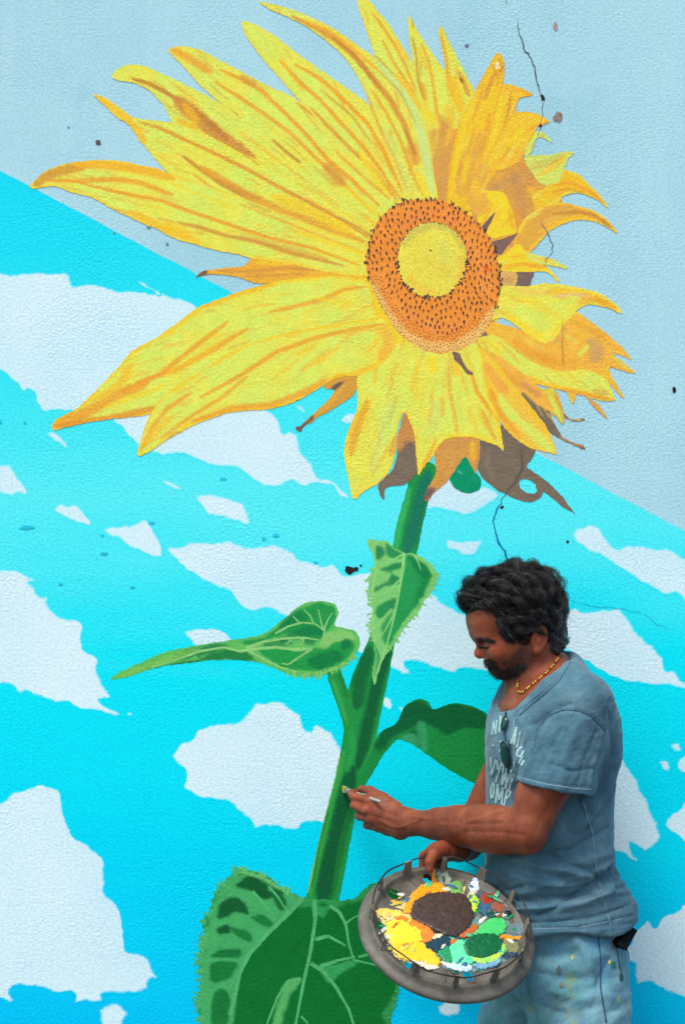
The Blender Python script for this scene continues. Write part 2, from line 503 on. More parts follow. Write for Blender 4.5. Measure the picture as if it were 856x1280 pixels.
CLOUDS = [
 [(-120,352),(-96,338),(-60,330),(0,341),(15,345),(30,341),(60,342),(85,341),(92,357),(110,354),(130,358),(145,363),(170,363),(190,366),(205,367),(230,375),(246,388),(230,440),(150,500),(100,512),(78,512),(62,513),(52,513),(46,500),(45,492),(36,485),(30,490),(22,480),(10,470),(0,462),(-60,450),(-92,430),(-110,402),(-132,378)],
 [(172,352),(180,353),(196,362),(204,369),(196,368),(184,361)],
 [(140,505),(144,530),(158,538),(172,556),(186,563),(203,570),(228,567),(266,581),(300,587),(324,605),(346,608),(363,600),(380,608),(394,603),(414,608),(422,621),(436,623),(431,614),(414,600),(396,596),(389,577),(375,563),(370,544),(360,537),(353,542),(349,527),(335,513),(300,490),(200,490)],
 [(57,542),(66,539),(75,546),(88,560),(80,558),(66,549)],
 [(-60,590),(0,581),(13,582),(20,592),(28,604),(33,614),(31,622),(25,615),(15,619),(0,616),(-60,622)],
 [(68,638),(78,628),(83,633),(95,632),(105,642),(114,653),(107,656),(90,650),(77,644)],
 [(131,661),(145,656),(165,657),(178,650),(190,660),(199,675),(203,693),(195,695),(180,692),(165,684),(150,675),(137,670)],
 [(204,601),(215,603),(228,609),(227,614),(218,611),(208,606)],
 [(241,618),(250,620),(262,618),(280,622),(300,628),(308,640),(313,654),(305,656),(285,648),(265,644),(252,633)],
 [(208,691),(213,681),(220,684),(236,678),(265,678),(288,675),(308,683),(344,680),(364,689),(377,699),(396,704),(409,709),(417,705),(429,720),(445,717),(462,715),(500,725),(540,740),(552,752),(571,764),(600,775),(650,800),(650,845),(613,841),(582,836),(566,841),(543,836),(529,829),(505,827),(516,842),(503,842),(487,834),(470,822),(445,815),(400,800),(354,769),(331,761),(314,764),(295,751),(288,740),(265,732),(233,712),(215,694)],
 [(231,791),(242,785),(262,786),(280,788),(289,798),(288,806),(250,808),(237,800)],
 [(-130,742),(-104,718),(-60,705),(0,713),(22,712),(30,718),(40,722),(48,725),(46,729),(38,730),(45,735),(51,745),(60,744),(63,747),(62,757),(72,770),(85,773),(97,773),(104,785),(101,795),(103,810),(110,817),(122,822),(121,832),(125,845),(132,858),(140,870),(132,873),(123,874),(130,880),(148,889),(150,893),(143,895),(125,888),(97,886),(85,877),(70,877),(45,868),(32,864),(25,866),(15,855),(0,856),(-60,850),(-108,838),(-122,806),(-150,776)],
 [(157,893),(160,890),(164,892),(165,895),(160,896)],
 [(216,945),(225,930),(240,925),(250,912),(272,904),(285,903),(295,903),(307,894),(318,880),(330,880),(342,876),(355,879),(368,889),(378,897),(380,910),(388,914),(392,905),(405,910),(415,917),(422,930),(440,950),(438,990),(415,1026),(403,1029),(390,1027),(380,1030),(368,1038),(355,1035),(340,1033),(328,1032),(318,1036),(310,1022),(295,1013),(290,1005),(275,1000),(255,997),(243,993),(228,983),(233,975),(232,962),(222,953)],
 [(-140,1060),(-112,1030),(-60,1010),(0,1003),(12,993),(30,988),(50,982),(62,984),(75,990),(80,1008),(85,1030),(93,1048),(108,1055),(120,1065),(132,1080),(131,1115),(145,1130),(153,1150),(156,1185),(170,1190),(185,1197),(190,1208),(198,1222),(193,1225),(187,1223),(185,1235),(175,1240),(160,1243),(140,1241),(128,1243),(131,1248),(118,1252),(100,1250),(93,1252),(95,1243),(88,1238),(72,1240),(55,1233),(25,1231),(15,1235),(17,1243),(23,1250),(12,1252),(0,1248),(-60,1255),(-118,1240),(-128,1196),(-168,1150),(-150,1100)],
 [(127,1261),(144,1253),(155,1260),(161,1267),(152,1280),(140,1300),(126,1290)],
 [(714,668),(722,660),(740,656),(752,662),(760,675),(772,685),(785,682),(803,683),(820,688),(832,684),(845,692),(856,697),(930,705),(990,740),(960,790),(900,775),(856,755),(845,742),(828,743),(815,733),(800,726),(785,717),(765,705),(750,695),(733,688),(720,678)],
 [(680,775),(708,763),(720,759),(728,763),(735,765),(748,763),(760,762),(775,762),(785,775),(800,795),(815,808),(827,822),(830,835),(843,838),(847,847),(860,852),(920,862),(900,874),(856,862),(835,857),(820,858),(800,853),(785,852),(765,845),(745,833),(725,822),(712,815),(695,812)],
 [(735,930),(773,943),(783,955),(798,980),(800,990),(810,1000),(812,1015),(820,1028),(826,1045),(820,1055),(805,1062),(797,1060),(788,1052),(792,1065),(798,1073),(795,1078),(785,1070),(772,1064),(735,1060)],
 [(824,952),(835,952),(839,960),(832,964),(826,960)],
 [(836,931),(848,928),(852,935),(850,940),(842,938)],
 [(846,955),(856,945),(890,940),(905,965),(880,975),(852,965)],
 [(831,1032),(838,1018),(850,1012),(856,1003),(900,995),(940,1040),(890,1068),(856,1053),(845,1042)],
 [(770,1185),(786,1180),(795,1165),(805,1155),(810,1150),(818,1160),(827,1147),(840,1143),(850,1135),(856,1130),(920,1120),(990,1180),(940,1260),(856,1247),(840,1243),(825,1235),(812,1228),(800,1230),(792,1228),(793,1205),(770,1200)],
 [(535,612),(560,600),(600,608),(620,613),(622,622),(610,630),(595,640),(580,643),(560,638),(545,634),(535,636)],
 [(557,675),(566,674),(576,677),(602,674),(600,681),(592,693),(580,694),(570,689),(559,685)],
 [(426,525),(434,518),(446,518),(442,530),(434,529)],
 [(368,508),(376,506),(383,514),(382,518),(376,514)],
 [(477,874),(486,872),(490,882),(488,888),(480,884)],
 [(545,1258),(560,1252),(576,1255),(572,1268),(555,1270)],
 [(498,884),(504,882),(503,888),(499,889)],
]
for i, c in enumerate(CLOUDS):
    cc = np.array(c, float); cc = cc + (cc - cc.mean(0)) / np.maximum(np.linalg.norm(cc - cc.mean(0), axis=1), 1)[:, None] * 1.6
    pl = outline(cc, 2.6, 0.11, 2.6, i * 3.3, 3)
    pl = roughen(pl, 0.9, 0.5, i)
    x, y, F = fill_np(resample(pl, 3.0), 2.2)
    d = near_on(pl, x, y)[0]
    soft = 3.0 + 6.0 * fbm(x * .02 + i, y * .02, 2)
    cov = np.clip(d / soft, 0, 1)
    link('painted_cloud', mesh_np('painted_cloud', unproj(x, y, -0.0002 - 0.000002 * i), F, col=np.repeat(cov[:, None], 3, 1)), M_CLOUD, wall)

# ------------------------------------------------------------------ the painted sunflower
LEM, YEL, GOLD, ORA, BRO = (220, 233, 96), (255, 216, 48), (250, 192, 46), (238, 160, 48), (212, 147, 72)
PALE, TAU, PUR, DKO = (206, 226, 120), (126, 110, 90), (120, 92, 92), (196, 128, 50)
flower = empty('painted_sunflower', P(425, 1240, -0.003))
tag(flower, 'huge yellow sunflower with green stem and leaves painted on the wall', 'mural')

def petal(pts, base=LEM, strokes=(), edge=(GOLD, 5, 0.7), patches=(), **kw):
    kw.setdefault('seed', len(flower.children) * 1.37 + 0.5)
    kw.setdefault('auto', 1.0); kw.setdefault('amp', 1.15); kw.setdefault('freq', .38)
    if base == LEM: kw.setdefault('base2', (232, 229, 84))
    return paint_part('petal', flower, pts, base, strokes, edge, patches, **kw)

S = lambda pts, w=2.2, c=ORA, a=0.85, soft=0.5: (pts, w, c, a, soft)

petal([(541 + 94 * math.cos(a), 345 + 106 * math.sin(a)) for a in np.linspace(0, 6.28, 30)[:-1]], YEL, [], None)
# sepals and shaded back petals first (they lie under the others)
def sepal(pts, base, strokes=(), edge=None, patches=(), **kw):
    kw.setdefault('seed', len(flower.children) * 2.1 + 0.3)
    return paint_part('sepal', flower, pts, base, strokes, edge, patches, **kw)

# stem
STEM, STEM_D, STEM_L = (34, 140, 60), (10, 82, 48), (86, 190, 84)
paint_part('stem', flower, [(518,575),(510,605),(498,646),(489,690),(470,770),(458,805),(440,845),(431,880),(430,910),(425,942),(414,989),(398,1052),(384,1115),(380,1140),(424,1140),(424,1125),(433,1078),(444,1021),(455,983),(468,935),(474,901),(484,854),(494,800),(508,745),(520,695),(533,634),(546,585)], (30, 146, 66),
    [S([(535,590),(522,640),(508,690)], 9, (22, 112, 92), 0.8, 0.8), S([(512,610),(500,655),(494,690)], 4, (64, 190, 100), 0.7, 0.8),
     S([(488,800),(472,850),(460,905),(447,960)], 8, STEM_D, 0.85, 0.7), S([(462,810),(450,850),(446,885)], 9, (14, 92, 50), 0.8, 0.7),
     S([(440,960),(430,1005),(420,1050),(408,1095),(402,1138)], 12, STEM_D, 0.9, 0.6), S([(437,1010),(425,1060),(415,1130)], 3, (28, 120, 50), 0.8),
     S([(430,940),(415,1000),(400,1060),(388,1120)], 4, (60, 165, 70), 0.7), S([(474,905),(462,950),(448,1010)], 3, (50, 160, 66), 0.7),
     S([(424,945),(413,989),(398,1050),(385,1115)], 1.6, (150, 215, 110), 0.8), S([(436,905),(442,935),(434,965)], 4, (46, 160, 74), 0.6),
     S([(411,1010),(398,1060),(390,1110)], 2, (20, 112, 50), 0.6)], h=1.7, amp=0.9, seed=3.0)
paint_part('stem', flower, [(409,842),(424,836),(432,855),(440,876),(440,905),(430,915),(428,901),(420,879)], (36, 146, 66),
    [S([(414,845),(426,880),(434,905)], 2.5, (60, 172, 84), 0.7), S([(424,842),(434,872)], 2.5, (22, 118, 56), 0.7)], seed=5.0)

# large leaf behind the painter
paint_part('leaf', flower, [(499,898),(505,884),(515,876),(525,873),(536,878),(541,887),(555,882),(570,879),(588,882),(604,890),(625,905),(648,930),(655,960),(640,985),(620,988),(591,978),(559,961),(528,939),(512,929),(496,925),(482,940),(470,958),(454,985),(446,985),(462,945),(470,922),(480,912),(494,905)], (24, 138, 62),
    [S([(500,893),(525,890),(560,888),(600,895)], 1.5, (10, 90, 48), 0.6)], None,
    [([(468,930),(490,900),(505,883),(525,874),(541,887),(570,879),(600,888),(614,906),(600,912),(580,908),(562,918),(545,912),(530,905),(515,910),(495,918),(475,940)], (8, 92, 50), 0.92, 4),
     ([(512,915),(525,912),(526,935),(518,930)], (10, 84, 44), 0.8, 3), ([(500,922),(516,918),(524,936),(512,930)], (60, 168, 110), 0.75, 4),
     ([(520,905),(532,905),(534,935),(526,938)], (56, 164, 104), 0.7, 4)], h=1.7, amp=1.2, seed=6.0)

def leaf_veins(parent, veins, colr, y0, nm='vein'):
    for pts, w in veins:
        y0 += 2e-6; LAYER[0] = max(LAYER[0], y0)
        q = resample(np.array(pts, float), 3.0, closed=False)
        d = np.gradient(q, axis=0); d /= np.maximum(np.hypot(d[:, 0], d[:, 1]), 1e-6)[:, None]
        n = np.stack([-d[:, 1], d[:, 0]], -1)
        k = np.linspace(0, 1, len(q))
        ww = w * (1.0 - 0.55 * k) * (0.75 + 0.5 * fbm(q[:, 0] * 0.2, q[:, 1] * 0.2, 2)) * 0.5
        a, b = q + n * ww[:, None], q - n * ww[:, None]
        VV = np.vstack([unproj(a[:, 0], a[:, 1], -y0), unproj(b[:, 0], b[:, 1], -y0)])
        m = len(q)
        F = np.array([(i, i + 1, m + i + 1, m + i) for i in range(m - 1)])
        link(nm, mesh_np(nm, VV, F, col=np.repeat(alb(colr)[None], 2 * m, 0) * (0.85 + 0.3 * fbm(VV[:, 0] * 60, VV[:, 2] * 60, 2))[:, None]), M_MURAL, parent)

# leaf clasping the stem
lf = paint_part('leaf', flower, [(458,675),(470,677),(482,676),(492,684),(503,690),(516,692),(529,697),(540,707),(546,717),(544,730),(538,742),(530,752),(526,762),(512,776),(504,786),(498,796),(487,812),(478,826),(472,842),(468,856),(465,840),(468,822),(467,804),(462,783),(465,765),(464,752),(460,733),(463,718),(468,705),(466,695),(462,687)], (126, 204, 112),
    [S([(462,690),(470,712),(464,750),(466,790)], 2, (150, 216, 120), 0.6), S([(470,800),(474,825),(470,845)], 1.6, (40, 130, 70), 0.6)], None,
    [([(469,680),(479,684),(479,694),(470,698)], (16, 128, 78), 0.9, 3), ([(482,680),(492,686),(503,694),(498,699),(486,697)], (20, 138, 78), 0.9, 3),
     ([(476,712),(490,704),(502,702),(502,710),(490,715),(500,724),(497,730),(480,734),(466,742),(467,734),(485,726),(488,716)], (22, 134, 72), 0.92, 3),
     ([(470,759),(480,752),(494,748),(492,760),(482,768),(474,774),(470,768)], (20, 140, 72), 0.92, 3),
     ([(484,770),(491,766),(490,790),(484,806),(477,800),(476,784)], (28, 150, 78), 0.85, 4),
     ([(508,694),(524,700),(536,712),(537,726),(530,742),(518,760),(504,778),(490,802),(484,812),(490,780),(498,742),(505,706)], (24, 152, 78), 0.95, 3),
     ([(512,696),(528,704),(536,716),(530,724),(520,712)], (14, 118, 66), 0.7, 4), ([(528,722),(538,720),(530,745),(518,758)], (12, 122, 62), 0.6, 6),
     ([(466,806),(474,812),(474,830),(468,846)], (60, 168, 92), 0.6, 3)], h=1.4, amp=2.0, freq=0.4, seed=8.0, tone=0.1)
LAYER[0] += STEP
leaf_veins(lf, [([(505,692),(502,720),(496,755),(489,785),(481,814)], 3.2), ([(517,693),(522,702),(526,713)], 2.0), ([(489,761),(480,772),(472,784)], 1.8), ([(505,692),(490,700),(476,706)], 2.2), ([(502,722),(486,738),(470,746)], 2.2),
    ([(493,766),(480,790),(470,802)], 1.8), ([(481,814),(474,832),(467,852)], 3.0), ([(467,795),(476,820)], 2.4)], (146, 216, 122), LAYER[0])

def fringe(parent, path, n, ln, colr, out, seed):
    r_ = np.random.RandomState(seed)
    q = resample(np.array(path, float), 1.0, closed=False)
    vs = []
    for i in r_.randint(2, len(q) - 2, n):
        d = q[i + 2] - q[i - 2]; d /= np.hypot(*d); nn_ = np.array([-d[1], d[0]]) * out
        a = q[i] - nn_ * r_.uniform(2, 6); b = q[i] + nn_ * r_.uniform(.1, .8) * ln + d * r_.normal(0, .5) * ln
        vs.append(([tuple(a), tuple((a + b) / 2 + r_.normal(0, .8, 2)), tuple(b)], r_.uniform(1.6, 3.4)))
    LAYER[0] += STEP
    leaf_veins(parent, vs, colr, LAYER[0], 'brush_mark')
fringe(lf, [(540,707),(546,717),(544,730),(538,742),(530,752),(526,762),(512,776),(504,786),(498,796),(487,812)], 34, 7, (128, 206, 112), -1, 1)
fringe(lf, [(468,705),(463,718),(460,733),(464,752),(465,765),(462,783),(467,804)], 26, 6, (138, 212, 116), -1, 2)
fringe(lf, [(458,675),(470,677),(482,676)], 10, 5, (138, 212, 116), -1, 3)

# heart-shaped leaf with the long tail
lf = paint_part('leaf', flower, [(137,849),(150,840),(165,833),(179,827),(196,819),(213,813),(236,809),(265,804),(292,800),(321,795),(338,787),(357,771),(377,756),(390,752),(400,751),(416,754),(423,766),(418,781),(430,785),(444,789),(450,802),(446,816),(438,826),(429,834),(416,838),(403,843),(390,846),(377,845),(366,845),(354,840),(340,834),(324,828),(300,825),(270,825),(249,827),(225,830),(207,832),(190,836),(179,839),(160,846),(146,849)], (98, 188, 92),
    [S([(146,846),(180,834),(215,822),(250,812)], 3, (128, 196, 84), 0.7), S([(188,838),(220,830),(250,826)], 2, (20, 120, 60), 0.8)], None,
    [([(225,816),(262,806),(285,808),(250,820),(215,826)], (26, 124, 70), 0.85, 4), ([(245,826),(280,812),(300,812),(320,826),(290,825)], (16, 118, 62), 0.9, 4),
     ([(300,803),(330,796),(350,782),(376,762),(400,754),(416,758),(419,768),(414,784),(404,792),(385,796),(365,792),(345,796),(320,806)], (30, 150, 72), 0.95, 3),
     ([(362,790),(380,782),(400,786),(404,796),(390,806),(372,800),(352,802)], (14, 122, 66), 0.8, 4), ([(356,772),(372,764),(384,772),(380,780),(360,786),(346,788)], (16, 128, 66), 0.8, 4),
     ([(322,812),(350,808),(388,812),(408,806),(425,798),(440,800),(442,812),(430,826),(405,838),(378,839),(350,832)], (26, 152, 70), 0.95, 3),
     ([(385,826),(400,816),(420,812),(428,822),(410,834),(390,836)], (14, 120, 62), 0.8, 4), ([(328,802),(350,798),(366,804),(350,809),(334,810)], (18, 124, 68), 0.7, 3),
     ([(426,798),(436,798),(438,808),(428,812)], (14, 108, 60), 0.7, 3),
     ([(398,806),(408,792),(424,787),(440,791),(446,800),(432,798),(414,806),(404,812)], (134, 200, 108), 0.9, 3)], h=1.4, amp=1.3, freq=0.35, seed=9.0, tone=0.1)
LAYER[0] += STEP
leaf_veins(lf, [([(390,811),(370,812),(345,809),(320,811),(300,814),(280,809),(250,814),(225,823),(190,834)], 4.5), ([(308,810),(330,802),(355,798),(380,797),(398,800)], 4.0), ([(344,792),(360,783),(378,778),(395,780),(404,788)], 3.0),
    ([(404,788),(400,772),(398,762)], 2.4), ([(405,786),(410,774),(415,766)], 2.4), ([(392,780),(388,770),(380,762)], 2.2), ([(374,778),(366,770)], 2.2), ([(390,811),(376,820),(360,831),(352,829)], 3.4),
    ([(312,814),(330,824),(350,834),(372,840)], 3.0), ([(380,798),(377,807)], 2.0), ([(364,800),(356,806)], 2.0), ([(404,800),(406,786)], 3.4), ([(378,800),(372,795)], 2.0)], (140, 206, 118), LAYER[0])

fringe(lf, [(446,816),(438,826),(429,834),(416,838),(403,843),(390,846),(377,845),(366,845),(354,840)], 40, 7, (128, 202, 104), -1, 4)
# great bottom leaf
lf = paint_part('leaf', flower, [(299,1083),(308,1088),(318,1090),(335,1095),(353,1109),(366,1117),(377,1121),(395,1123),(419,1126),(444,1123),(454,1111),(470,1102),(490,1100),(506,1112),(514,1150),(508,1190),(500,1225),(495,1250),(488,1277),(470,1345),(430,1430),(372,1510),(320,1440),(280,1360),(262,1310),(251,1277),(246,1248),(252,1230),(248,1210),(249,1193),(256,1170),(252,1154),(262,1140),(268,1120),(276,1106),(293,1091)], (10, 112, 44),
    [S([(296,1088),(330,1098),(352,1112)], 2, (120, 205, 110), 0.7)], ((64, 172, 96), 9, 0.55),
    [([(280,1102),(296,1092),(330,1098),(352,1112),(372,1122),(352,1146),(332,1168),(306,1200),(298,1230),(292,1270),(286,1300),(262,1300),(250,1270),(252,1200),(262,1150)], (70, 172, 98), 0.95, 4),
     ([(294,1108),(306,1096),(322,1095),(340,1100),(352,1112),(354,1118),(336,1112),(344,1120),(330,1125),(312,1114)], (6, 84, 40), 0.95, 4),
     ([(338,1114),(352,1118),(360,1130),(352,1140),(344,1130)], (8, 100, 44), 0.9, 3), ([(272,1134),(284,1124),(298,1122),(308,1132),(311,1144),(296,1140),(284,1146),(272,1148)], (6, 88, 42), 0.95, 3),
     ([(312,1146),(330,1144),(344,1156),(336,1160),(320,1152)], (12, 116, 50), 0.9, 3), ([(270,1160),(284,1156),(288,1166),(274,1168)], (6, 84, 42), 0.95, 3), ([(288,1160),(304,1162),(316,1172),(312,1178),(296,1170)], (16, 120, 54), 0.9, 3),
     ([(264,1192),(282,1186),(302,1188),(298,1197),(266,1198)], (10, 112, 50), 0.92, 3), ([(262,1206),(278,1200),(296,1204),(290,1220),(266,1230)], (12, 116, 50), 0.92, 3), ([(266,1246),(276,1236),(286,1244),(286,1270),(278,1290),(264,1290)], (10, 112, 48), 0.9, 3),
     ([(336,1300),(344,1262),(356,1230),(372,1222),(376,1226),(362,1244),(352,1276),(348,1310)], (96, 188, 108), 0.8, 4), ([(400,1208),(420,1206),(440,1200),(446,1204),(420,1222),(410,1228)], (60, 168, 92), 0.85, 4),
     ([(390,1128),(404,1134),(412,1134),(404,1146),(392,1140)], (52, 164, 86), 0.8, 4)], h=1.8, amp=3.4, freq=0.33, seed=10.0, tone=0.12)
LAYER[0] += STEP
leaf_veins(lf, [([(378,1122),(360,1142),(335,1166),(312,1192),(300,1216),(294,1245),(288,1268)], 7.0), ([(393,1125),(394,1150),(388,1190),(380,1225),(373,1262),(366,1300),(362,1360)], 5.0), ([(412,1132),(424,1140),(432,1155),(436,1180),(442,1200),(478,1208)], 4.2),
    ([(394,1174),(410,1170),(432,1182)], 5.0), ([(388,1204),(404,1214),(420,1234),(436,1262),(448,1300)], 5.0), ([(430,1156),(440,1148),(448,1144)], 3.0), ([(376,1224),(360,1226),(346,1248),(330,1290)], 4.0), ([(336,1108),(348,1122),(358,1138)], 3.0),
    ([(316,1114),(332,1132),(346,1150)], 3.4), ([(400,1208),(424,1200),(444,1196)], 5.0), ([(376,1270),(384,1278),(388,1300)], 3.0), ([(448,1196),(480,1188),(500,1180)], 3.4)], (84, 182, 108), LAYER[0])

fringe(lf, [(299,1083),(293,1091),(276,1106),(268,1120),(262,1140),(252,1154),(256,1170),(249,1193),(248,1210),(252,1230),(246,1248),(251,1277)], 70, 10, (84, 182, 104), 1, 5)
fringe(lf, [(299,1083),(308,1088),(318,1090),(335,1095),(353,1109),(366,1117)], 26, 6, (104, 196, 108), -1, 6)
fringe(lf, [(508,1190),(500,1225),(495,1250),(488,1277)], 16, 6, (60, 168, 92), -1, 7)
sepal([(604,398),(622,404),(640,416),(650,430),(632,436),(612,430),(600,420)], (150, 118, 92), tone=.14)
sepal([(588,425),(604,424),(612,440),(604,452),(592,446)], (214, 160, 80), tone=.1)
# taupe and brown shaded parts
sepal([(593,553),(610,548),(629,530),(650,545),(668,562),(664,574),(657,583),(670,592),(686,604),(700,618),(708,628),(719,643),(716,641),(702,633),(690,623),(678,613),(662,600),(650,599),(648,606),(652,612),(660,616),(667,617),(671,612),(668,609),(672,606),(677,611),(677,619),(670,625),(661,628),(645,624),(633,618),(620,612),(612,605),(602,596),(596,585),(592,568)], (124, 108, 88),
    [S([(650,562),(653,585),(644,602),(630,618)], 1.2, (86, 72, 62), 0.7), S([(612,560),(608,580),(618,600)], 3, (140, 122, 98), 0.6)], tone=0.14, h=1.5)
sepal([(580,570),(587,578),(593,589),(600,598),(601,606),(597,613),(586,617),(577,615),(569,610),(562,601),(562,592),(569,582)], (8, 148, 100), [S([(572,588),(578,593)], 1.2, (70, 190, 150), 0.8)], tone=0.12)
sepal([(497,545),(506,516),(520,535),(523,560),(522,588),(513,600),(504,606),(494,607),(485,609),(480,614),(480,625),(475,619),(472,606),(480,598),(490,588),(496,570)], TAU, [], None, [([(492,545),(506,510),(522,530),(520,552),(508,552),(498,562)], BRO, 0.95, 5)], tone=0.14)
sepal([(545,560),(551,552),(572,540),(595,545),(600,560),(595,592),(590,584),(581,570),(572,582),(560,600),(550,610),(541,617),(535,626),(529,625),(533,612),(544,593),(543,575)], (214, 154, 74), [S([(590,552),(592,575)], 4, GOLD, 0.7)], None, [([(528,628),(532,612),(545,610),(538,622)], PUR, 0.95, 4)], tone=0.1)
sepal([(400,474),(431,466),(450,462),(449,475),(442,493),(431,502),(419,510),(408,516),(397,521),(390,528),(383,531),(378,536),(377,540),(370,538),(370,533),(375,533),(381,527),(389,520),(398,511),(408,502),(419,487),(408,486),(402,480)], (214, 158, 62), [S([(430,480),(412,503),(395,518)], 3, (232, 176, 60), 0.6)], None,
    [([(409,490),(420,480),(430,477),(424,484),(414,491)], (96, 82, 82), 0.95, 2), ([(366,540),(372,530),(382,528),(390,519),(392,523),(380,534),(378,542)], (110, 88, 84), 0.95, 2)], h=1.4)
petal([(640,478),(653,481),(665,488),(674,497),(685,513),(694,532),(703,546),(716,553),(728,556),(731,562),(721,558),(705,551),(687,541),(676,528),(664,510),(652,496)], TAU, [S([(700,546),(718,555),(728,558)], 1.5, BRO, 0.7)], None, h=1.4, tone=0.14)
# right-hand back mass
petal([(595,230),(640,203),(657,198),(675,222),(692,236),(702,252),(694,272),(686,289),(674,303),(660,318),(648,330),(640,360),(610,330),(590,270)], (220, 156, 74), [S([(640,215),(650,250),(655,300)], 8, (206, 146, 84), 0.6, 0.9), S([(660,235),(680,250)], 5, GOLD, 0.6), S([(645,260),(650,300)], 5, ORA, 0.6), S([(610,240),(640,225),(665,215)], 6, (200, 150, 90), 0.6, 0.9)], None, tone=0.12)
petal([(664,244),(676,236),(686,245),(698,251),(680,268),(668,277),(669,262)], GOLD, [S([(672,270),(690,255)], 3, YEL, 0.8)], None)
petal([(703,212),(715,215),(722,217),(730,225),(736,231),(744,238),(750,245),(759,256),(757,259),(749,252),(733,244),(717,241),(703,246),(692,256),(672,246),(690,225)], GOLD, [S([(690,232),(712,228),(735,238),(754,254)], 2, ORA, 0.8), S([(690,240),(710,236),(730,241)], 1.6, DKO, 0.5)], ((222, 220, 80), 3, 0.7))
petal([(690,254),(702,253),(717,256),(735,261),(752,269),(763,279),(771,289),(769,291),(762,286),(740,276),(721,275),(703,280),(686,289),(674,302),(655,322),(640,318),(650,280),(668,264)], (226, 164, 70), [S([(690,268),(715,265),(740,268),(765,286)], 2.4, DKO, 0.6), S([(680,282),(705,274),(725,270),(750,277)], 3, GOLD, 0.7)], ((248, 205, 60), 4, 0.85))
petal([(717,191),(710,189),(703,190),(689,193),(672,194),(657,194),(656,201),(661,211),(668,221),(676,230),(688,231),(698,227),(704,213),(710,198)], (214, 224, 100), [S([(664,206),(685,200),(705,193)], 2, (210, 190, 90), 0.7), S([(670,220),(690,210),(706,196)], 3, GOLD, 0.7), S([(664,211),(684,206),(700,198)], 1.6, BRO, 0.6)], ((200, 222, 110), 3, 0.6))
petal([(690,178),(684,170),(677,165),(670,164),(663,172),(657,184),(655,196),(664,190),(667,180),(672,172),(680,173),(686,177)], (212, 226, 110), [], None, h=1.3)
# small wedge petals beside the disc on the right
petal([(600,240),(610,238),(630,241),(636,255),(641,268),(645,290),(630,294),(617,298),(604,290),(596,270)], YEL, [S([(606,250),(618,260)], 4, GOLD, 0.7), S([(636,262),(642,288)], 2.5, ORA, 0.6), S([(606,246),(612,262),(600,285)], 2, ORA, 0.6)], None)
sepal([(619,265),(614,276),(606,291),(598,290),(603,282),(612,271)], (128, 98, 92), h=1.3)
sepal([(648,291),(640,300),(634,308),(624,319),(612,310),(613,303),(630,298)], (132, 102, 90), h=1.3)
sepal([(643,340),(667,339),(664,349),(660,358),(644,356)], (126, 102, 92), h=1.3)
petal([(655,314),(668,318),(677,320),(693,325),(709,334),(706,336),(698,334),(681,331),(660,328)], (214, 224, 104), [S([(670,322),(690,328)], 1.4, GOLD, 0.5)], None, h=1.3)
petal([(612,325),(630,318),(647,304),(656,313),(662,325),(681,332),(691,341),(700,352),(697,352),(683,340),(665,340),(628,341),(612,345)], YEL, [S([(628,334),(655,330),(680,334)], 2.4, ORA, 0.7), S([(640,322),(655,320)], 4, GOLD, 0.7)], ((240, 200, 60), 2.5, 0.5))
sepal([(615,340),(645,341),(644,356),(628,362),(615,360)], (222, 178, 96), [S([(625,350),(640,350)], 4, (206, 150, 90), 0.6)], h=1.4)
# right: orange petal with three claws behind the lime one
petal([(600,400),(626,405),(650,412),(680,420),(702,405),(719,389),(730,396),(741,404),(759,418),(774,431),(783,441),(789,450),(782,447),(768,441),(757,437),(763,442),(778,452),(794,466),(784,465),(773,462),(760,459),(764,470),(773,485),(780,498),(776,496),(768,487),(754,474),(731,466),(703,468),(677,460),(658,448),(640,434),(615,425)], (244, 182, 66),
    [S([(735,425),(748,438),(740,452)], 8, (205, 160, 100), 0.75, 0.9), S([(722,445),(735,432)], 3, LEM, 0.7), S([(712,435),(720,430)], 5, (240, 200, 80), 0.6, 0.9), S([(703,415),(702,440),(704,460)], 1.2, DKO, 0.5), S([(640,425),(665,442),(700,455)], 5, ORA, 0.6, 0.9), S([(710,400),(735,410),(770,435)], 3, (228, 165, 60), 0.6), S([(750,460),(768,480)], 3, GOLD, 0.7), S([(765,445),(785,460)], 3, (220, 215, 90), 0.6), S([(690,430),(705,405)], 6, (224, 168, 84), 0.6, 0.9)], None, tone=0.1)
petal([(733,496),(740,500),(748,506),(755,516),(759,524),(755,521),(747,514),(738,505)], (214, 158, 84), [], None, h=1.3)
petal([(708,488),(714,504),(716,504),(719,492)], (236, 196, 60), [], None, h=1.3)
petal([(703,514),(709,521),(716,524),(729,523),(730,525),(719,527),(708,524),(701,519)], (150, 116, 96), [], None, h=1.2)
petal([(676,488),(690,484),(697,492),(701,505),(704,514),(704,531),(697,524),(688,516),(680,504)], (220, 206, 76), [S([(686,495),(694,510),(700,524)], 2, LEM, 0.8), S([(692,492),(702,512)], 1.6, BRO, 0.8)], ((214, 160, 60), 2.5, 0.6), h=1.4)
petal([(596,425),(605,420),(614,418),(622,421),(630,425),(647,439),(665,451),(684,460),(705,464),(731,462),(752,470),(762,482),(768,500),(758,501),(746,500),(718,492),(690,485),(666,478),(641,462),(617,445),(603,436)], LEM,
    [S([(625,448),(650,469),(680,481),(720,490),(765,499)], 4, GOLD, 0.85, 0.6), S([(700,487),(740,495),(765,500)], 2.5, (232, 150, 60), 0.7), S([(740,488),(760,492)], 3, BRO, 0.6), S([(626,424),(660,449),(700,463)], 1, BRO, 0.5)], ((240, 210, 70), 2.5, 0.6))
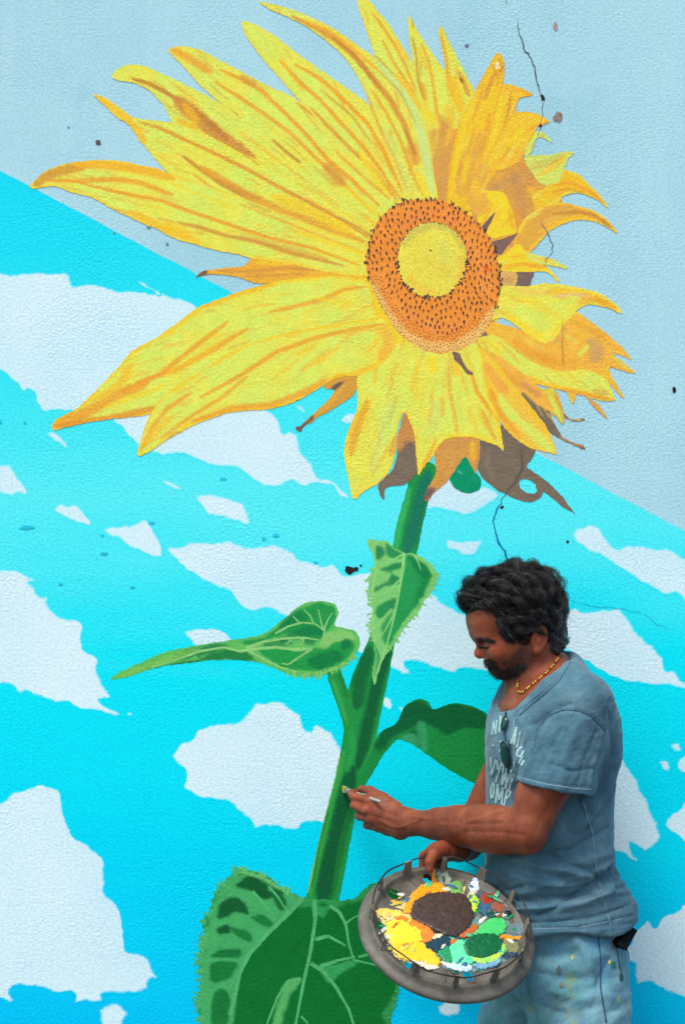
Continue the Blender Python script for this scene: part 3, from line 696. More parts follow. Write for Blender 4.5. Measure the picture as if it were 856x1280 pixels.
# big lime-yellow right petal
petal([(610,360),(635,357),(656,358),(682,354),(705,356),(735,362),(750,367),(760,373),(771,382),(778,392),(773,391),(759,385),(740,381),(727,383),(719,390),(712,398),(703,407),(697,418),(691,425),(679,429),(665,423),(647,409),(628,397),(612,400),(600,380)], (232, 228, 84),
    [S([(680,366),(710,365),(740,370),(770,387)], 4, GOLD, 0.8, 0.8), S([(690,371),(715,368),(738,371)], 2.2, (226, 190, 130), 0.7), S([(642,362),(670,366),(690,364)], 4, (236, 190, 90), 0.6, 0.9), S([(720,378),(745,374),(770,387)], 4, ORA, 0.6, 0.8), S([(632,392),(660,412),(680,424)], 5, YEL, 0.8, 0.8), S([(690,420),(705,400)], 4, YEL, 0.7, 0.8), S([(655,375),(675,378)], 4, YEL, 0.6, 0.9), S([(644,385),(665,395),(680,410)], 9, LEM, 0.8, 0.9), S([(690,385),(720,372)], 5, LEM, 0.6, 0.9)], ((250, 214, 70), 3.5, 0.6), tone=0.09)
# lower right petals
petal([(596,435),(620,443),(640,458),(665,476),(680,490),(692,515),(670,505),(655,490),(650,498),(668,515),(640,510),(610,470)], (240, 178, 76), [S([(650,478),(675,495)], 4, (206, 140, 84), 0.6), S([(625,460),(648,482)], 4, ORA, 0.6)], None, tone=0.1)
petal([(598,436),(612,445),(628,464),(642,482),(654,497),(670,516),(684,536),(690,550),(696,568),(688,566),(677,564),(663,560),(649,552),(635,540),(623,524),(612,500),(600,470)], (248, 196, 66),
    [S([(625,492),(645,520),(670,545),(690,563)], 7, LEM, 0.9, 0.7), S([(622,500),(640,525)], 5, LEM, 0.8, 0.8), S([(612,470),(635,500),(660,528)], 3, (250, 184, 60), 0.7), S([(606,455),(620,475),(634,490)], 5, (240, 168, 72), 0.8, 0.8), S([(612,485),(625,515),(650,548)], 3, ORA, 0.7), S([(652,500),(672,520),(686,545)], 3, GOLD, 0.6)], ((248, 200, 50), 4, 0.7))
# big lower petals
petal([(478,440),(500,425),(540,425),(590,425),(600,440),(604,470),(612,500),(622,520),(626,540),(629,563),(622,558),(607,552),(593,547),(580,546),(565,546),(551,553),(541,570),(530,584),(523,594),(521,578),(519,560),(517,540),(506,515),(498,530),(496,550),(495,562),(488,586),(474,603),(455,614),(442,624),(436,600),(430,570),(433,545),(446,512),(447,490),(447,470)], LEM,
    [S([(460,500),(452,520),(443,545),(438,570)], 5, ORA, 0.75, 0.7), S([(446,512),(436,545)], 3, GOLD, 0.7), S([(500,535),(486,560),(470,585),(464,596)], 1.8, ORA, 0.6), S([(497,545),(488,570)], 4, (236, 160, 60), 0.7, 0.8), S([(490,505),(478,545),(465,590)], 6, PALE, 0.5, 0.9), S([(523,450),(518,475),(514,490)], 3, GOLD, 0.6, 0.8), S([(540,445),(542,465)], 6, YEL, 0.8, 0.9), S([(560,450),(562,490),(568,520),(572,545)], 2.4, ORA, 0.6), S([(568,450),(572,470)], 5, GOLD, 0.7, 0.9), S([(588,462),(596,490),(612,512),(626,530)], 2.6, ORA, 0.8), S([(602,512),(612,535),(620,552)], 2.8, ORA, 0.7), S([(545,548),(535,575),(526,588)], 3, GOLD, 0.7), S([(560,546),(600,548),(622,558)], 4, YEL, 0.8, 0.8), S([(596,450),(600,480),(614,505)], 4, LEM, 0.7), S([(604,478),(616,510),(626,548)], 3, YEL, 0.6), S([(545,500),(540,540)], 6, PALE, 0.45, 0.9), S([(470,455),(468,480)], 2.5, GOLD, 0.7), S([(540,560),(528,586)], 2, ORA, 0.6)], ((250, 212, 60), 4, 0.7), tone=0.06)
sepal([(565,440),(574,442),(580,455),(586,464),(591,466),(590,469),(583,467),(574,455),(568,450)], (132, 100, 84), h=1.2)

# left: small brown hook between the petals
petal([(243,348),(250,341),(258,338),(280,335),(305,332),(316,322),(345,316),(400,318),(460,325),(460,350),(400,350),(350,352),(325,355),(313,352),(300,347),(275,343),(255,344)], (240, 176, 56), [S([(270,338),(310,340),(360,335),(430,338)], 2.5, BRO, 0.7), S([(300,345),(330,345),(380,342)], 2, BRO, 0.6), S([(320,328),(380,326),(440,336)], 4, YEL, 0.6)], None, [([(238,352),(246,338),(258,338),(256,346)], (112, 80, 60), 0.9, 4)])
# lower left big petal, two tips
petal([(460,352),(445,347),(425,345),(397,346),(355,350),(324,357),(292,367),(267,376),(246,385),(221,404),(196,422),(176,432),(165,439),(156,449),(147,460),(123,485),(98,509),(82,518),(70,525),(65,534),(68,538),(84,534),(116,527),(147,523),(186,518),(230,500),(300,460),(400,430),(470,420)], LEM,
    [S([(68,533),(90,524),(120,510),(150,492),(185,478)], 7, ORA, 0.85, 0.7), S([(120,500),(150,480),(165,455)], 5, GOLD, 0.8, 0.8), S([(75,533),(110,527),(150,521),(200,508)], 4.5, (226, 150, 50), 0.85, 0.6), S([(150,490),(200,468),(235,440),(285,402)], 3, ORA, 0.85), S([(170,478),(220,462),(262,440),(310,410)], 3, ORA, 0.8), S([(337,390),(365,384),(400,375),(430,362),(458,358)], 2.6, ORA, 0.8), S([(205,470),(240,452),(280,425)], 3, GOLD, 0.7), S([(250,385),(300,366),(340,354)], 4, GOLD, 0.8), S([(130,510),(180,492),(210,480)], 3, YEL, 0.7), S([(390,372),(440,378)], 2, YEL, 0.5), S([(210,500),(250,470),(305,440)], 2.4, ORA, 0.8)], ((250, 206, 44), 6, 0.85))
petal([(172,570),(176,552),(181,535),(188,518),(205,495),(240,470),(290,440),(340,420),(400,408),(450,400),(478,398),(490,408),(496,425),(490,440),(478,454),(462,464),(446,470),(430,470),(415,475),(397,486),(369,502),(338,511),(310,513),(285,516),(262,524),(245,530),(225,541),(210,549),(198,557),(186,565)], LEM,
    [S([(176,564),(190,535),(210,510),(240,490)], 3, ORA, 0.8), S([(200,548),(240,520),(280,495),(310,470)], 2.4, ORA, 0.8), S([(180,555),(195,540),(215,520)], 5, GOLD, 0.7, 0.8), S([(250,497),(300,470),(345,440),(395,422),(440,412),(480,405)], 2.8, ORA, 0.85), S([(430,423),(450,412),(485,408)], 3, (240, 190, 60), 0.7), S([(484,412),(486,430),(476,450)], 7, (244, 182, 60), 0.85, 0.8), S([(240,527),(290,510),(340,506),(380,490),(410,474)], 4, ORA, 0.8, 0.7), S([(410,474),(446,466),(470,456)], 3, GOLD, 0.8)], ((250, 206, 44), 5, 0.85))
# upper left fan, from far to near
petal([(446,-4),(452,-6),(458,-2),(466,6),(474,16),(484,28),(492,40),(506,63),(515,78),(520,100),(530,140),(540,180),(540,200),(520,160),(495,115),(470,72),(464,56),(457,35),(449,12)], LEM,
    [S([(465,16),(480,36),(495,60),(508,85),(520,115)], 2, ORA, 0.8), S([(478,50),(490,75),(505,98),(520,120)], 1.8, ORA, 0.8), S([(470,70),(488,90),(505,112)], 1.6, DKO, 0.6), S([(492,92),(508,110),(525,135)], 4, GOLD, 0.8, 0.8), S([(495,50),(510,76)], 4, GOLD, 0.6, 0.8)], ((236, 214, 60), 3, 0.6))
petal([(510,20),(513,22),(516,27),(521,37),(529,50),(537,62),(547,77),(557,91),(567,110),(580,140),(578,175),(572,215),(568,258),(540,258),(536,210),(530,160),(526,138),(522,120),(518,94),(515,70),(511,45)], LEM,
    [S([(515,45),(520,70),(522,100),(530,125)], 1.6, DKO, 0.7), S([(527,55),(535,75),(540,100),(546,140),(555,170)], 2.2, ORA, 0.7), S([(522,60),(533,85),(542,95)], 1.6, GOLD, 0.8), S([(527,102),(532,125)], 2.4, ORA, 0.7), S([(530,140),(545,150)], 6, YEL, 0.7, 0.9), S([(560,130),(565,155)], 6, GOLD, 0.7, 0.9)], ((228, 220, 70), 2.5, 0.6), [([(536,172),(546,158),(556,148),(566,154),(582,160),(574,262),(536,262)], (218, 154, 76), 0.95, 12)])
petal([(549,32),(553,35),(556,41),(561,52),(567,63),(573,75),(579,87),(586,101),(593,114),(592,135),(580,160),(566,160),(560,125),(556,91),(556,80),(552,61),(548,42)], (228, 226, 84),
    [S([(552,45),(557,70),(560,100),(570,130)], 2, ORA, 0.8), S([(573,88),(580,105),(586,120)], 3.4, (222, 150, 56), 0.8), S([(575,98),(578,103)], 1.6, (110, 62, 40), 0.8), S([(562,95),(570,115),(576,140)], 7, GOLD, 0.85, 0.8), S([(565,62),(580,95)], 3, LEM, 0.7)], ((236, 206, 60), 2.5, 0.7))
# right of top: golden petals
petal([(629,106),(641,107),(653,111),(666,118),(656,121),(648,123),(645,134),(645,145),(636,175),(620,215),(600,235),(600,180),(612,130)], (250, 196, 52), [S([(638,115),(636,135),(628,170),(612,215)], 2, DKO, 0.6), S([(632,112),(650,113),(662,118)], 1.6, ORA, 0.7), S([(626,120),(622,150),(612,190)], 3, YEL, 0.7), S([(645,125),(640,150),(630,180)], 1.6, BRO, 0.5)], ((240, 176, 50), 3, 0.6))
petal([(640,143),(648,140),(663,140),(677,145),(687,152),(680,155),(672,158),(667,167),(658,183),(653,197),(641,206),(628,212),(612,214),(606,226),(596,228),(612,190),(628,160)], (252, 200, 54), [S([(685,152),(668,158),(650,170),(632,185)], 2, ORA, 0.7), S([(640,180),(632,192),(622,205)], 1.4, DKO, 0.5), S([(655,160),(635,185)], 4, YEL, 0.7), S([(614,205),(640,200),(655,190)], 4, (244, 180, 60), 0.6)], ((238, 176, 50), 3, 0.7))
petal([(622,66),(627,70),(630,80),(630,90),(628,105),(624,120),(620,135),(614,158),(611,175),(606,203),(602,230),(590,262),(560,262),(559,240),(563,200),(568,175),(572,159),(580,140),(590,122),(599,103),(608,87),(618,70)], (252, 200, 48),
    [S([(618,92),(612,105),(605,125)], 3, (222, 154, 66), 0.8), S([(622,72),(627,85),(620,95),(616,80)], 1.4, DKO, 0.7), S([(622,78),(621,86)], 2.6, (240, 226, 170), 0.95), S([(605,105),(598,130),(590,150)], 2.2, (228, 166, 60), 0.7), S([(590,125),(580,150),(575,180),(568,220)], 3, YEL, 0.7), S([(612,140),(604,180),(596,225)], 3, ORA, 0.6), S([(600,165),(592,200),(585,240)], 5, (226, 164, 74), 0.7, 0.9), S([(582,190),(576,205),(572,240)], 3, (226, 164, 74), 0.7), S([(610,160),(600,190)], 3, (232, 170, 70), 0.6), S([(570,240),(595,235)], 9, (230, 168, 64), 0.7, 0.9)], ((240, 172, 46), 3, 0.7))
petal([(600,205),(612,210),(606,236),(612,262),(598,270),(585,255),(588,230)], (236, 178, 70), [S([(592,225),(600,245)], 5, GOLD, 0.7, 0.8)], None, tone=0.1)
# long curved one and the rest of the fan
petal([(324,2),(336,4),(352,8),(373,15),(401,27),(425,41),(450,59),(467,71),(492,94),(509,116),(519,131),(527,147),(536,175),(541,210),(545,262),(490,262),(484,230),(472,185),(462,150),(462,133),(457,116),(446,95),(429,70),(408,51),(383,33),(359,21),(338,12)], LEM,
    [S([(364,20),(395,35),(420,50),(445,72),(468,100),(488,125),(505,155),(514,180),(518,200)], 3.6, (220, 150, 60), 0.9, 0.6), S([(415,45),(440,66),(455,85),(475,112)], 3, (200, 136, 50), 0.7), S([(378,24),(410,38),(440,60),(470,86)], 2.4, (244, 176, 50), 0.8), S([(462,110),(482,140),(500,175),(515,215),(528,245)], 2, ORA, 0.75), S([(458,118),(470,150),(490,190),(510,240)], 2.4, ORA, 0.7), S([(470,74),(495,103),(514,133),(526,165),(534,205),(540,240)], 5.5, (208, 228, 128), 0.95, 0.6), S([(513,180),(520,205)], 8, (232, 158, 66), 0.75, 0.8), S([(505,160),(520,195)], 1.6, DKO, 0.7), S([(470,85),(500,115),(520,155)], 1.6, DKO, 0.45), S([(480,160),(500,205),(512,240)], 4, PALE, 0.5), S([(522,215),(535,250)], 5, YEL, 0.7, 0.9)], ((246, 206, 60), 3, 0.6))
petal([(302,28),(308,27),(320,31),(332,38),(345,46),(369,65),(401,88),(432,109),(450,122),(462,134),(475,165),(490,200),(505,250),(495,275),(460,262),(430,215),(400,165),(383,136),(362,112),(341,88),(320,63),(306,42)], LEM,
    [S([(350,76),(372,100),(400,125),(425,152),(455,185),(478,215),(495,250)], 2.5, ORA, 0.85), S([(368,80),(400,98),(430,125),(460,155),(480,190),(505,245)], 2.5, ORA, 0.85), S([(400,112),(440,145),(465,180)], 1.6, DKO, 0.5), S([(388,134),(410,158),(440,188),(470,215),(490,245)], 2.6, (228, 150, 50), 0.8), S([(352,72),(362,90),(380,115)], 2, GOLD, 0.7), S([(450,190),(475,230),(488,255)], 5, YEL, 0.7, 0.9), S([(484,225),(505,255)], 2.2, ORA, 0.7)], ((238, 220, 70), 3.5, 0.6))
petal([(210,63),(215,60),(221,58),(232,58),(242,60),(254,64),(271,73),(303,90),(338,109),(366,121),(383,134),(400,155),(430,190),(470,230),(500,262),(480,285),(440,262),(390,225),(340,185),(300,150),(270,124),(256,112),(242,98),(228,81),(216,70)], LEM,
    [S([(214,62),(232,70),(250,82),(265,90)], 5, ORA, 0.8, 0.8), S([(275,87),(300,98),(325,112),(350,135),(380,165),(410,200),(440,225),(475,258)], 2.7, ORA, 0.85), S([(268,102),(300,122),(330,142),(365,168),(395,198),(425,225),(465,265)], 2.5, ORA, 0.8), S([(300,96),(320,106)], 4, (214, 146, 60), 0.7, 0.8), S([(340,174),(358,190),(376,204)], 2.2, DKO, 0.75), S([(405,205),(418,218),(430,232)], 7, (218, 152, 64), 0.8, 0.9), S([(370,128),(400,150),(425,178)], 2, (224, 140, 50), 0.7), S([(272,128),(285,138),(298,144)], 2, BRO, 0.7), S([(430,232),(450,250),(475,270)], 4, YEL, 0.6, 0.9), S([(420,190),(455,222),(488,250)], 2, ORA, 0.7)], ((240, 216, 70), 3.5, 0.6))
petal([(140,96),(145,88),(151,84),(160,81),(172,81),(184,84),(196,89),(224,102),(252,116),(277,130),(310,155),(350,190),(400,228),(450,262),(480,285),(470,300),(420,275),(360,235),(300,205),(250,180),(217,156),(210,140),(200,126),(190,116),(182,110),(165,103),(150,101)], LEM,
    [S([(165,98),(185,104),(205,114),(228,128)], 2.6, DKO, 0.9), S([(218,122),(240,140),(262,160),(290,182),(318,200)], 9.5, (212, 144, 62), 0.95, 0.5), S([(232,132),(258,150),(285,175)], 4, (190, 126, 58), 0.6, 0.8), S([(222,150),(245,165),(280,190)], 4, (250, 180, 40), 0.8, 0.8), S([(230,130),(245,150),(240,162)], 5, (250, 190, 40), 0.7, 0.9), S([(310,196),(345,218),(380,240),(420,268),(460,292)], 3, ORA, 0.85), S([(360,228),(400,258),(440,282)], 3, YEL, 0.7), S([(300,165),(340,195),(395,235)], 2, (244, 190, 60), 0.6)], ((226, 222, 80), 3, 0.5))
petal([(116,117),(124,119),(133,123),(142,129),(151,135),(158,141),(165,146),(178,149),(190,150),(217,154),(250,164),(300,190),(350,215),(400,245),(450,278),(478,300),(470,318),(430,310),(370,290),(300,265),(250,245),(212,218),(193,197),(182,184),(175,176),(168,165),(160,155),(147,147),(132,133),(121,122)], LEM,
    [S([(119,120),(140,134),(158,148),(172,164),(182,178)], 5, GOLD, 0.9, 0.8), S([(172,152),(200,160),(230,174),(265,190),(310,212),(360,240),(410,265),(465,300)], 2.4, (226, 150, 50), 0.85), S([(228,195),(255,215),(280,232),(310,248)], 2.4, DKO, 0.8), S([(250,208),(280,226),(310,245),(350,262),(400,280),(455,302)], 5, (232, 160, 52), 0.85, 0.7), S([(240,216),(265,235),(290,250),(330,268)], 2, ORA, 0.7), S([(340,245),(385,262),(440,290)], 7, (255, 206, 46), 0.85, 0.8), S([(350,232),(400,262),(450,285)], 1.6, BRO, 0.6), S([(420,270),(450,286),(470,300)], 2, (200, 140, 60), 0.6), S([(270,225),(300,240),(325,248)], 4, (210, 146, 62), 0.6)], ((240, 214, 60), 3, 0.6))
petal([(38,233),(44,225),(53,217),(61,212),(70,208),(91,203),(116,200),(140,200),(158,202),(175,206),(196,210),(212,217),(250,228),(300,246),(350,266),(410,290),(472,312),(476,335),(455,346),(420,342),(380,334),(345,326),(313,323),(298,318),(266,312),(245,306),(217,298),(196,286),(180,280),(165,273),(140,261),(116,247),(88,240),(70,233),(53,234),(44,236)], LEM,
    [S([(44,231),(60,219),(85,211),(110,208)], 6, (216, 150, 56), 0.9, 0.6), S([(95,206),(125,206),(155,209),(190,215),(218,224)], 5.5, (246, 180, 44), 0.9, 0.7), S([(60,226),(100,226),(140,224),(175,228),(200,238),(218,244)], 3, ORA, 0.85), S([(90,226),(130,236),(165,244),(200,250),(240,265),(290,282),(340,298),(390,310),(450,332)], 2.3, ORA, 0.9), S([(222,278),(250,284),(280,294),(320,302),(370,318),(430,332)], 2.4, (214, 146, 60), 0.85), S([(160,264),(190,278),(215,290),(250,302)], 5, GOLD, 0.85, 0.8), S([(205,280),(235,290)], 6, (255, 196, 40), 0.7, 0.9), S([(300,255),(350,275),(400,295),(460,318)], 2, (240, 170, 50), 0.7), S([(300,296),(350,308),(410,325)], 4, (222, 156, 64), 0.6, 0.8), S([(370,290),(420,306),(465,322)], 3, YEL, 0.7), S([(200,222),(240,240),(300,262)], 2, YEL, 0.5)], ((246, 206, 56), 4, 0.7))

# seed disc
disc = paint_part('seed_disc', flower, [(457,328),(460,308),(466,289),(473,275),(482,265),(493,257),(504,252),(515,249),(540,249),(553,251),(565,256),(585,268),(605,287),(617,310),(624,335),(626,358),(623,372),(620,385),(610,408),(595,425),(575,437),(552,442),(530,438),(508,425),(490,405),(475,380),(463,355)], (242, 148, 56),
    [S([(470,290),(490,265),(520,256),(560,262),(595,285)], 7, (250, 150, 60), 0.7, 0.9), S([(500,285),(520,270),(550,266),(575,280)], 6, (250, 142, 66), 0.7, 0.9), S([(575,300),(605,330),(605,370)], 9, (248, 152, 72), 0.6, 0.9), S([(500,390),(540,412),(580,405)], 9, (248, 148, 70), 0.6, 0.9), S([(470,330),(480,360),(500,388)], 6, (250, 156, 66), 0.6, 0.9),
     S([(464,352),(480,388),(505,420),(535,434),(570,434),(600,415),(618,385)], 7, (250, 196, 110), 0.85, 0.7), S([(606,332),(609,338)], 3.6, (226, 92, 40), 0.85)], None, h=1.5, amp=1.4, freq=0.5, seed=20.0, tone=0.1)
ang = np.linspace(0, 2 * np.pi, 40, endpoint=False)
paint_part('disc_centre', flower, [(540 + 43 * np.cos(a), 325 + 47 * np.sin(a)) for a in ang], (236, 222, 78), [S([(505,310),(515,290),(540,280),(565,288),(580,312)], 4, (196, 190, 90), 0.6, 0.9), S([(530,335),(550,325),(556,345)], 12, (232, 206, 70), 0.5, 0.9), S([(548,300),(560,330)], 10, (222, 226, 96), 0.6, 0.9), S([(510,345),(525,362),(550,370)], 5, (248, 196, 66), 0.6, 0.9), S([(578,320),(577,345),(568,360)], 5, (246, 184, 70), 0.6, 0.9)], None, h=1.5, amp=1.5, freq=0.3, seed=21.0, n=2, tone=0.1)

# painted seeds: short dark dashes and fine dots, too small and many to pick apart
LAYER[0] += STEP
rs = np.random.RandomState(11)
DV, DF, DC = [], [], []
def dash(u, v, ang, ln, w, c):
    d = np.array([math.cos(ang), math.sin(ang)]); n = np.array([-d[1], d[0]])
    q = [d * -ln / 2, d * -ln * .2 + n * w / 2, d * ln / 2, d * -ln * .2 - n * w / 2]
    k = len(DV); dy = len(DF) * 3e-8 + rs.rand() * 2e-5
    for p in q:
        DV.append(unproj(u + p[0], v + p[1], -LAYER[0] - dy)); DC.append(alb(c))
    DF.append((k, k + 1, k + 2, k + 3))
pd = np.array([(457,328),(466,289),(482,265),(504,252),(540,249),(565,256),(585,268),(605,287),(617,310),(624,335),(626,358),(620,385),(610,408),(595,425),(575,437),(552,442),(530,438),(508,425),(490,405),(475,380),(463,355)], float)
pts = []
for _ in range(16000):
    u, v = rs.uniform(455, 628), rs.uniform(246, 444)
    if not inside(pd, np.array([u]), np.array([v]))[0]: continue
    if ((u - 540) / 45) ** 2 + ((v - 325) / 49) ** 2 < 1: continue
    de = near_on(pd, np.array([u]), np.array([v]))[0][0]
    low = (v > 345 and de < 16 + 6 * (v > 400)) and not (u > 600 and v < 385)
    gap = 3.2 if low else 5.3
    if any((u - a) ** 2 + ((v - b) * (1 if low else .8)) ** 2 < gap * gap for a, b in pts): continue
    pts.append((u, v))
    a = math.atan2(v - 345, u - 541)
    t = math.radians(90) + 0.30 * math.cos(a) * (1 if v < 330 else -0.8) + rs.normal(0, .18)
    if low: dash(u, v, rs.uniform(0, 6.3), rs.uniform(1.8, 3.0), rs.uniform(1.3, 2.0), (118, 74, 40))
    else: dash(u, v, t, rs.uniform(5.5, 8.5), rs.uniform(2.1, 3.1), (84, 62, 54) if rs.rand() < .6 else (128, 72, 52))
for k in range(95):                                                    # dark fringe round the upper rim and the centre
    a = rs.uniform(math.radians(165), math.radians(385))
    q = pd[np.argmax((pd[:, 0] - 541) * math.cos(a) + (pd[:, 1] - 345) * math.sin(a))] + rs.normal(0, 5, 2)
    d2, bx, by, _ = near_on(pd, np.array([541 + 130 * math.cos(a)]), np.array([345 + 130 * math.sin(a)]))
    dash(bx[0] + rs.normal(0, 1.5), by[0] + rs.normal(0, 1.5), math.radians(90) + .3 * math.cos(a) + rs.normal(0, .2), rs.uniform(4, 7), rs.uniform(1.5, 2.4), (74, 66, 64))
for k in range(120):
    a = rs.uniform(0, 2 * math.pi); low = 0 < a < math.pi
    r = 1 + rs.normal(0, .025)
    if low: dash(540 + 44 * r * math.cos(a), 325 + 48 * r * math.sin(a), a + rs.normal(0, .3), rs.uniform(3.5, 6.5), rs.uniform(2, 3), (74, 70, 58))
    else: dash(540 + 44 * r * math.cos(a), 325 + 47 * r * math.sin(a), rs.uniform(0, 6), rs.uniform(2, 3.2), 1.8, (122, 116, 70))
for k in range(650):
    a, r = rs.uniform(0, 2 * math.pi), math.sqrt(rs.rand()) * 0.98
    dash(540 + 42 * r * math.cos(a), 325 + 46 * r * math.sin(a), rs.uniform(0, 6), rs.uniform(1.0, 1.7), 1.0, (206, 176, 70))
dash(538, 313, 0.5, 4, 2.5, (70, 60, 40))
o = link('seeds', mesh_np('seeds', np.array(DV), np.array(DF), col=np.array(DC)), M_MURAL, flower)
o['kind'] = 'stuff'

LAYER[0] += 4e-5
# ------------------------------------------------------------------ cracks and chips in the render
LAYER[0] += STEP
M_DARK = simple('dark_crack', (88, 94, 100), 0.95, 0, 100)
M_BLUE = simple('blue_crack', (0, 118, 170), 0.9, 0, 100)
M_CHIP = simple('bare_plaster', (150, 128, 116), 0.95, 0.6, 300, 0.35)
M_PIT = simple('dark_pit', (30, 26, 26), 0.95, 0, 100)
M_DROP = simple('deep_blue_spot', (20, 200, 224), 0.7, 0, 100)
def crack(pts, w, mat, seed):
    LAYER[0] += 4e-6
    q = resample(np.array(pts, float), 2.0, closed=False)
    q = q + (np.stack([fbm(q[:, 1] * .3 + seed, q[:, 0] * .1, 3), fbm(q[:, 1] * .25 + 9 + seed, q[:, 0] * .1, 3)], -1) - .5) * 4.0
    d = np.gradient(q, axis=0); d /= np.maximum(np.hypot(d[:, 0], d[:, 1]), 1e-6)[:, None]
    n = np.stack([-d[:, 1], d[:, 0]], -1)
    k = np.linspace(0, 1, len(q))
    ww = w * 0.62 * (0.25 + 1.3 * fbm(q[:, 0] * .15 + seed, q[:, 1] * .15, 2)) * np.clip(np.minimum(k, 1 - k) * 8, .2, 1) * 0.5
    a, b = q + n * ww[:, None], q - n * ww[:, None]
    m = len(q)
    VV = np.vstack([unproj(a[:, 0], a[:, 1], -LAYER[0]), unproj(b[:, 0], b[:, 1], -LAYER[0])])
    link('crack', mesh_np('crack', VV, np.array([(i, i + 1, m + i + 1, m + i) for i in range(m - 1)])), mat, wall)
crack([(633,0),(632,6)], 1.4, M_DARK, 1)
crack([(646,24),(648,42),(655,62),(664,74),(669,92),(673,110),(677,122)], 2.2, M_DARK, 2)
crack([(678,122),(678,140),(675,158),(672,172)], 1.2, M_DARK, 3)
crack([(675,275),(685,293),(690,306),(689,317),(682,324),(680,336)], 1.8, M_DARK, 4)
crack([(702,400),(703,430),(704,458)], 0.9, M_DARK, 5)
crack([(654,560),(652,585),(640,606),(628,622),(624,634)], 1.6, M_DARK, 6)
crack([(626,628),(617,645),(617,660),(622,676),(630,690),(638,706),(648,720)], 3.4, M_BLUE, 7)
crack([(706,748),(735,757),(770,760),(800,765),(820,780),(832,786),(836,780)], 1.3, simple('teal_crack', (30, 190, 212), .9), 8)
def chip(u, v, rx, ry, mat, name='chip', rot=0.0):
    LAYER[0] += 4e-6
    n = 14
    ring = []
    for i in range(n):
        a = 2 * math.pi * i / n
        r = 0.75 + 0.5 * rs.rand()
        x, y = rx * r * math.cos(a), ry * r * math.sin(a)
        ring.append((u + x * math.cos(rot) - y * math.sin(rot), v + x * math.sin(rot) + y * math.cos(rot)))
    ring = np.array(ring)
    V0 = unproj(ring[:, 0], ring[:, 1], -LAYER[0])
    q = np.array([u, v]) + (ring - (u, v)) * 0.55
    V1 = unproj(q[:, 0], q[:, 1], -LAYER[0] - 0.0002)
    c = unproj([u], [v], -LAYER[0] - 0.0001)
    F = [(i, (i + 1) % n, n + (i + 1) % n, n + i) for i in range(n)] + [(n + i, n + (i + 1) % n, 2 * n) for i in range(n)]
    link(name, mesh_np(name, np.vstack([V0, V1, c]), F), mat, wall)
chip(697, 146, 5.5, 7, M_CHIP); chip(694, 33, 3, 5.5, simple('pale_chip', (170, 150, 140), .95, .5, 300), 'chip'); chip(678, 122, 2.6, 4.5, M_PIT, 'pit', -.4)
chip(123, 178, 3, 3.4, simple('brown_chip', (96, 80, 78), .95), 'chip'); chip(842, 487, 2.4, 3.6, M_PIT, 'pit'); chip(437, 713, 7, 5, M_PIT, 'pit'); chip(445, 711, 3.2, 2.6, M_PIT, 'pit', .5); chip(451, 707, 1.6, 1.2, M_PIT, 'pit')
chip(709, 677, 1.7, 1.8, M_PIT, 'pit'); chip(583, 57, 2.5, 2.2, simple('grey_chip', (110, 116, 124), .95), 'chip'); chip(627, 634, 3, 1.6, M_PIT, 'pit', -.5); chip(675, 157, 1.6, 2.2, M_PIT, 'pit'); chip(86, 159, 1.6, 1.2, simple('grey_spot', (112, 138, 150), .95), 'chip')
for (u, v, a, b) in ((34, 659, 9, 3), (130, 692, 5, 2), (190, 653, 4, 2), (279, 598, 4, 2), (31, 528, 2, 2), (1, 527, 2, 3), (330, 673, 3, 2), (345, 669, 4, 2.5), (394, 703, 3.5, 2), (166, 734, 3, 1.6), (76, 730, 3, 1.5), (128, 669, 2, 1.2), (209, 305, 2, 1.6), (186, 284, 2.4, 1.6), (143, 291, 1.5, 1.2)):
    chip(u, v, a, b, M_DROP if v > 320 else simple('grey_spot', (120, 140, 150), .95), 'paint_spot')

# ------------------------------------------------------------------ implicit shapes for the painter
def sph(p, c, r):
    return np.linalg.norm(p - np.asarray(c), axis=-1) - r

def ell(p, c, r, ax=None):
    q = p - np.asarray(c)
    if ax is not None: q = q @ np.asarray(ax).T
    r = np.asarray(r)
    k0 = np.linalg.norm(q / r, axis=-1); k1 = np.linalg.norm(q / (r * r), axis=-1)
    return k0 * (k0 - 1) / np.maximum(k1, 1e-6)

def cone(p, a, b, ra, rb):
    a, b = np.asarray(a), np.asarray(b)
    d = b - a
    h = np.clip(((p - a) @ d) / max(d @ d, 1e-12), 0, 1)
    return np.linalg.norm(p - a - h[..., None] * d, axis=-1) - (ra + h * (rb - ra))

def chain(p, pts, rad, k=0.006):
    d = None
    for i in range(len(pts) - 1):
        e = cone(p, pts[i], pts[i + 1], rad[i], rad[i + 1])
        d = e if d is None else smin(d, e, k)
    return d

def smin(a, b, k):
    h = np.clip(0.5 + 0.5 * (b - a) / k, 0, 1)
    return b + (a - b) * h - k * h * (1 - h)

def smax(a, b, k):
    return -smin(-a, -b, k)

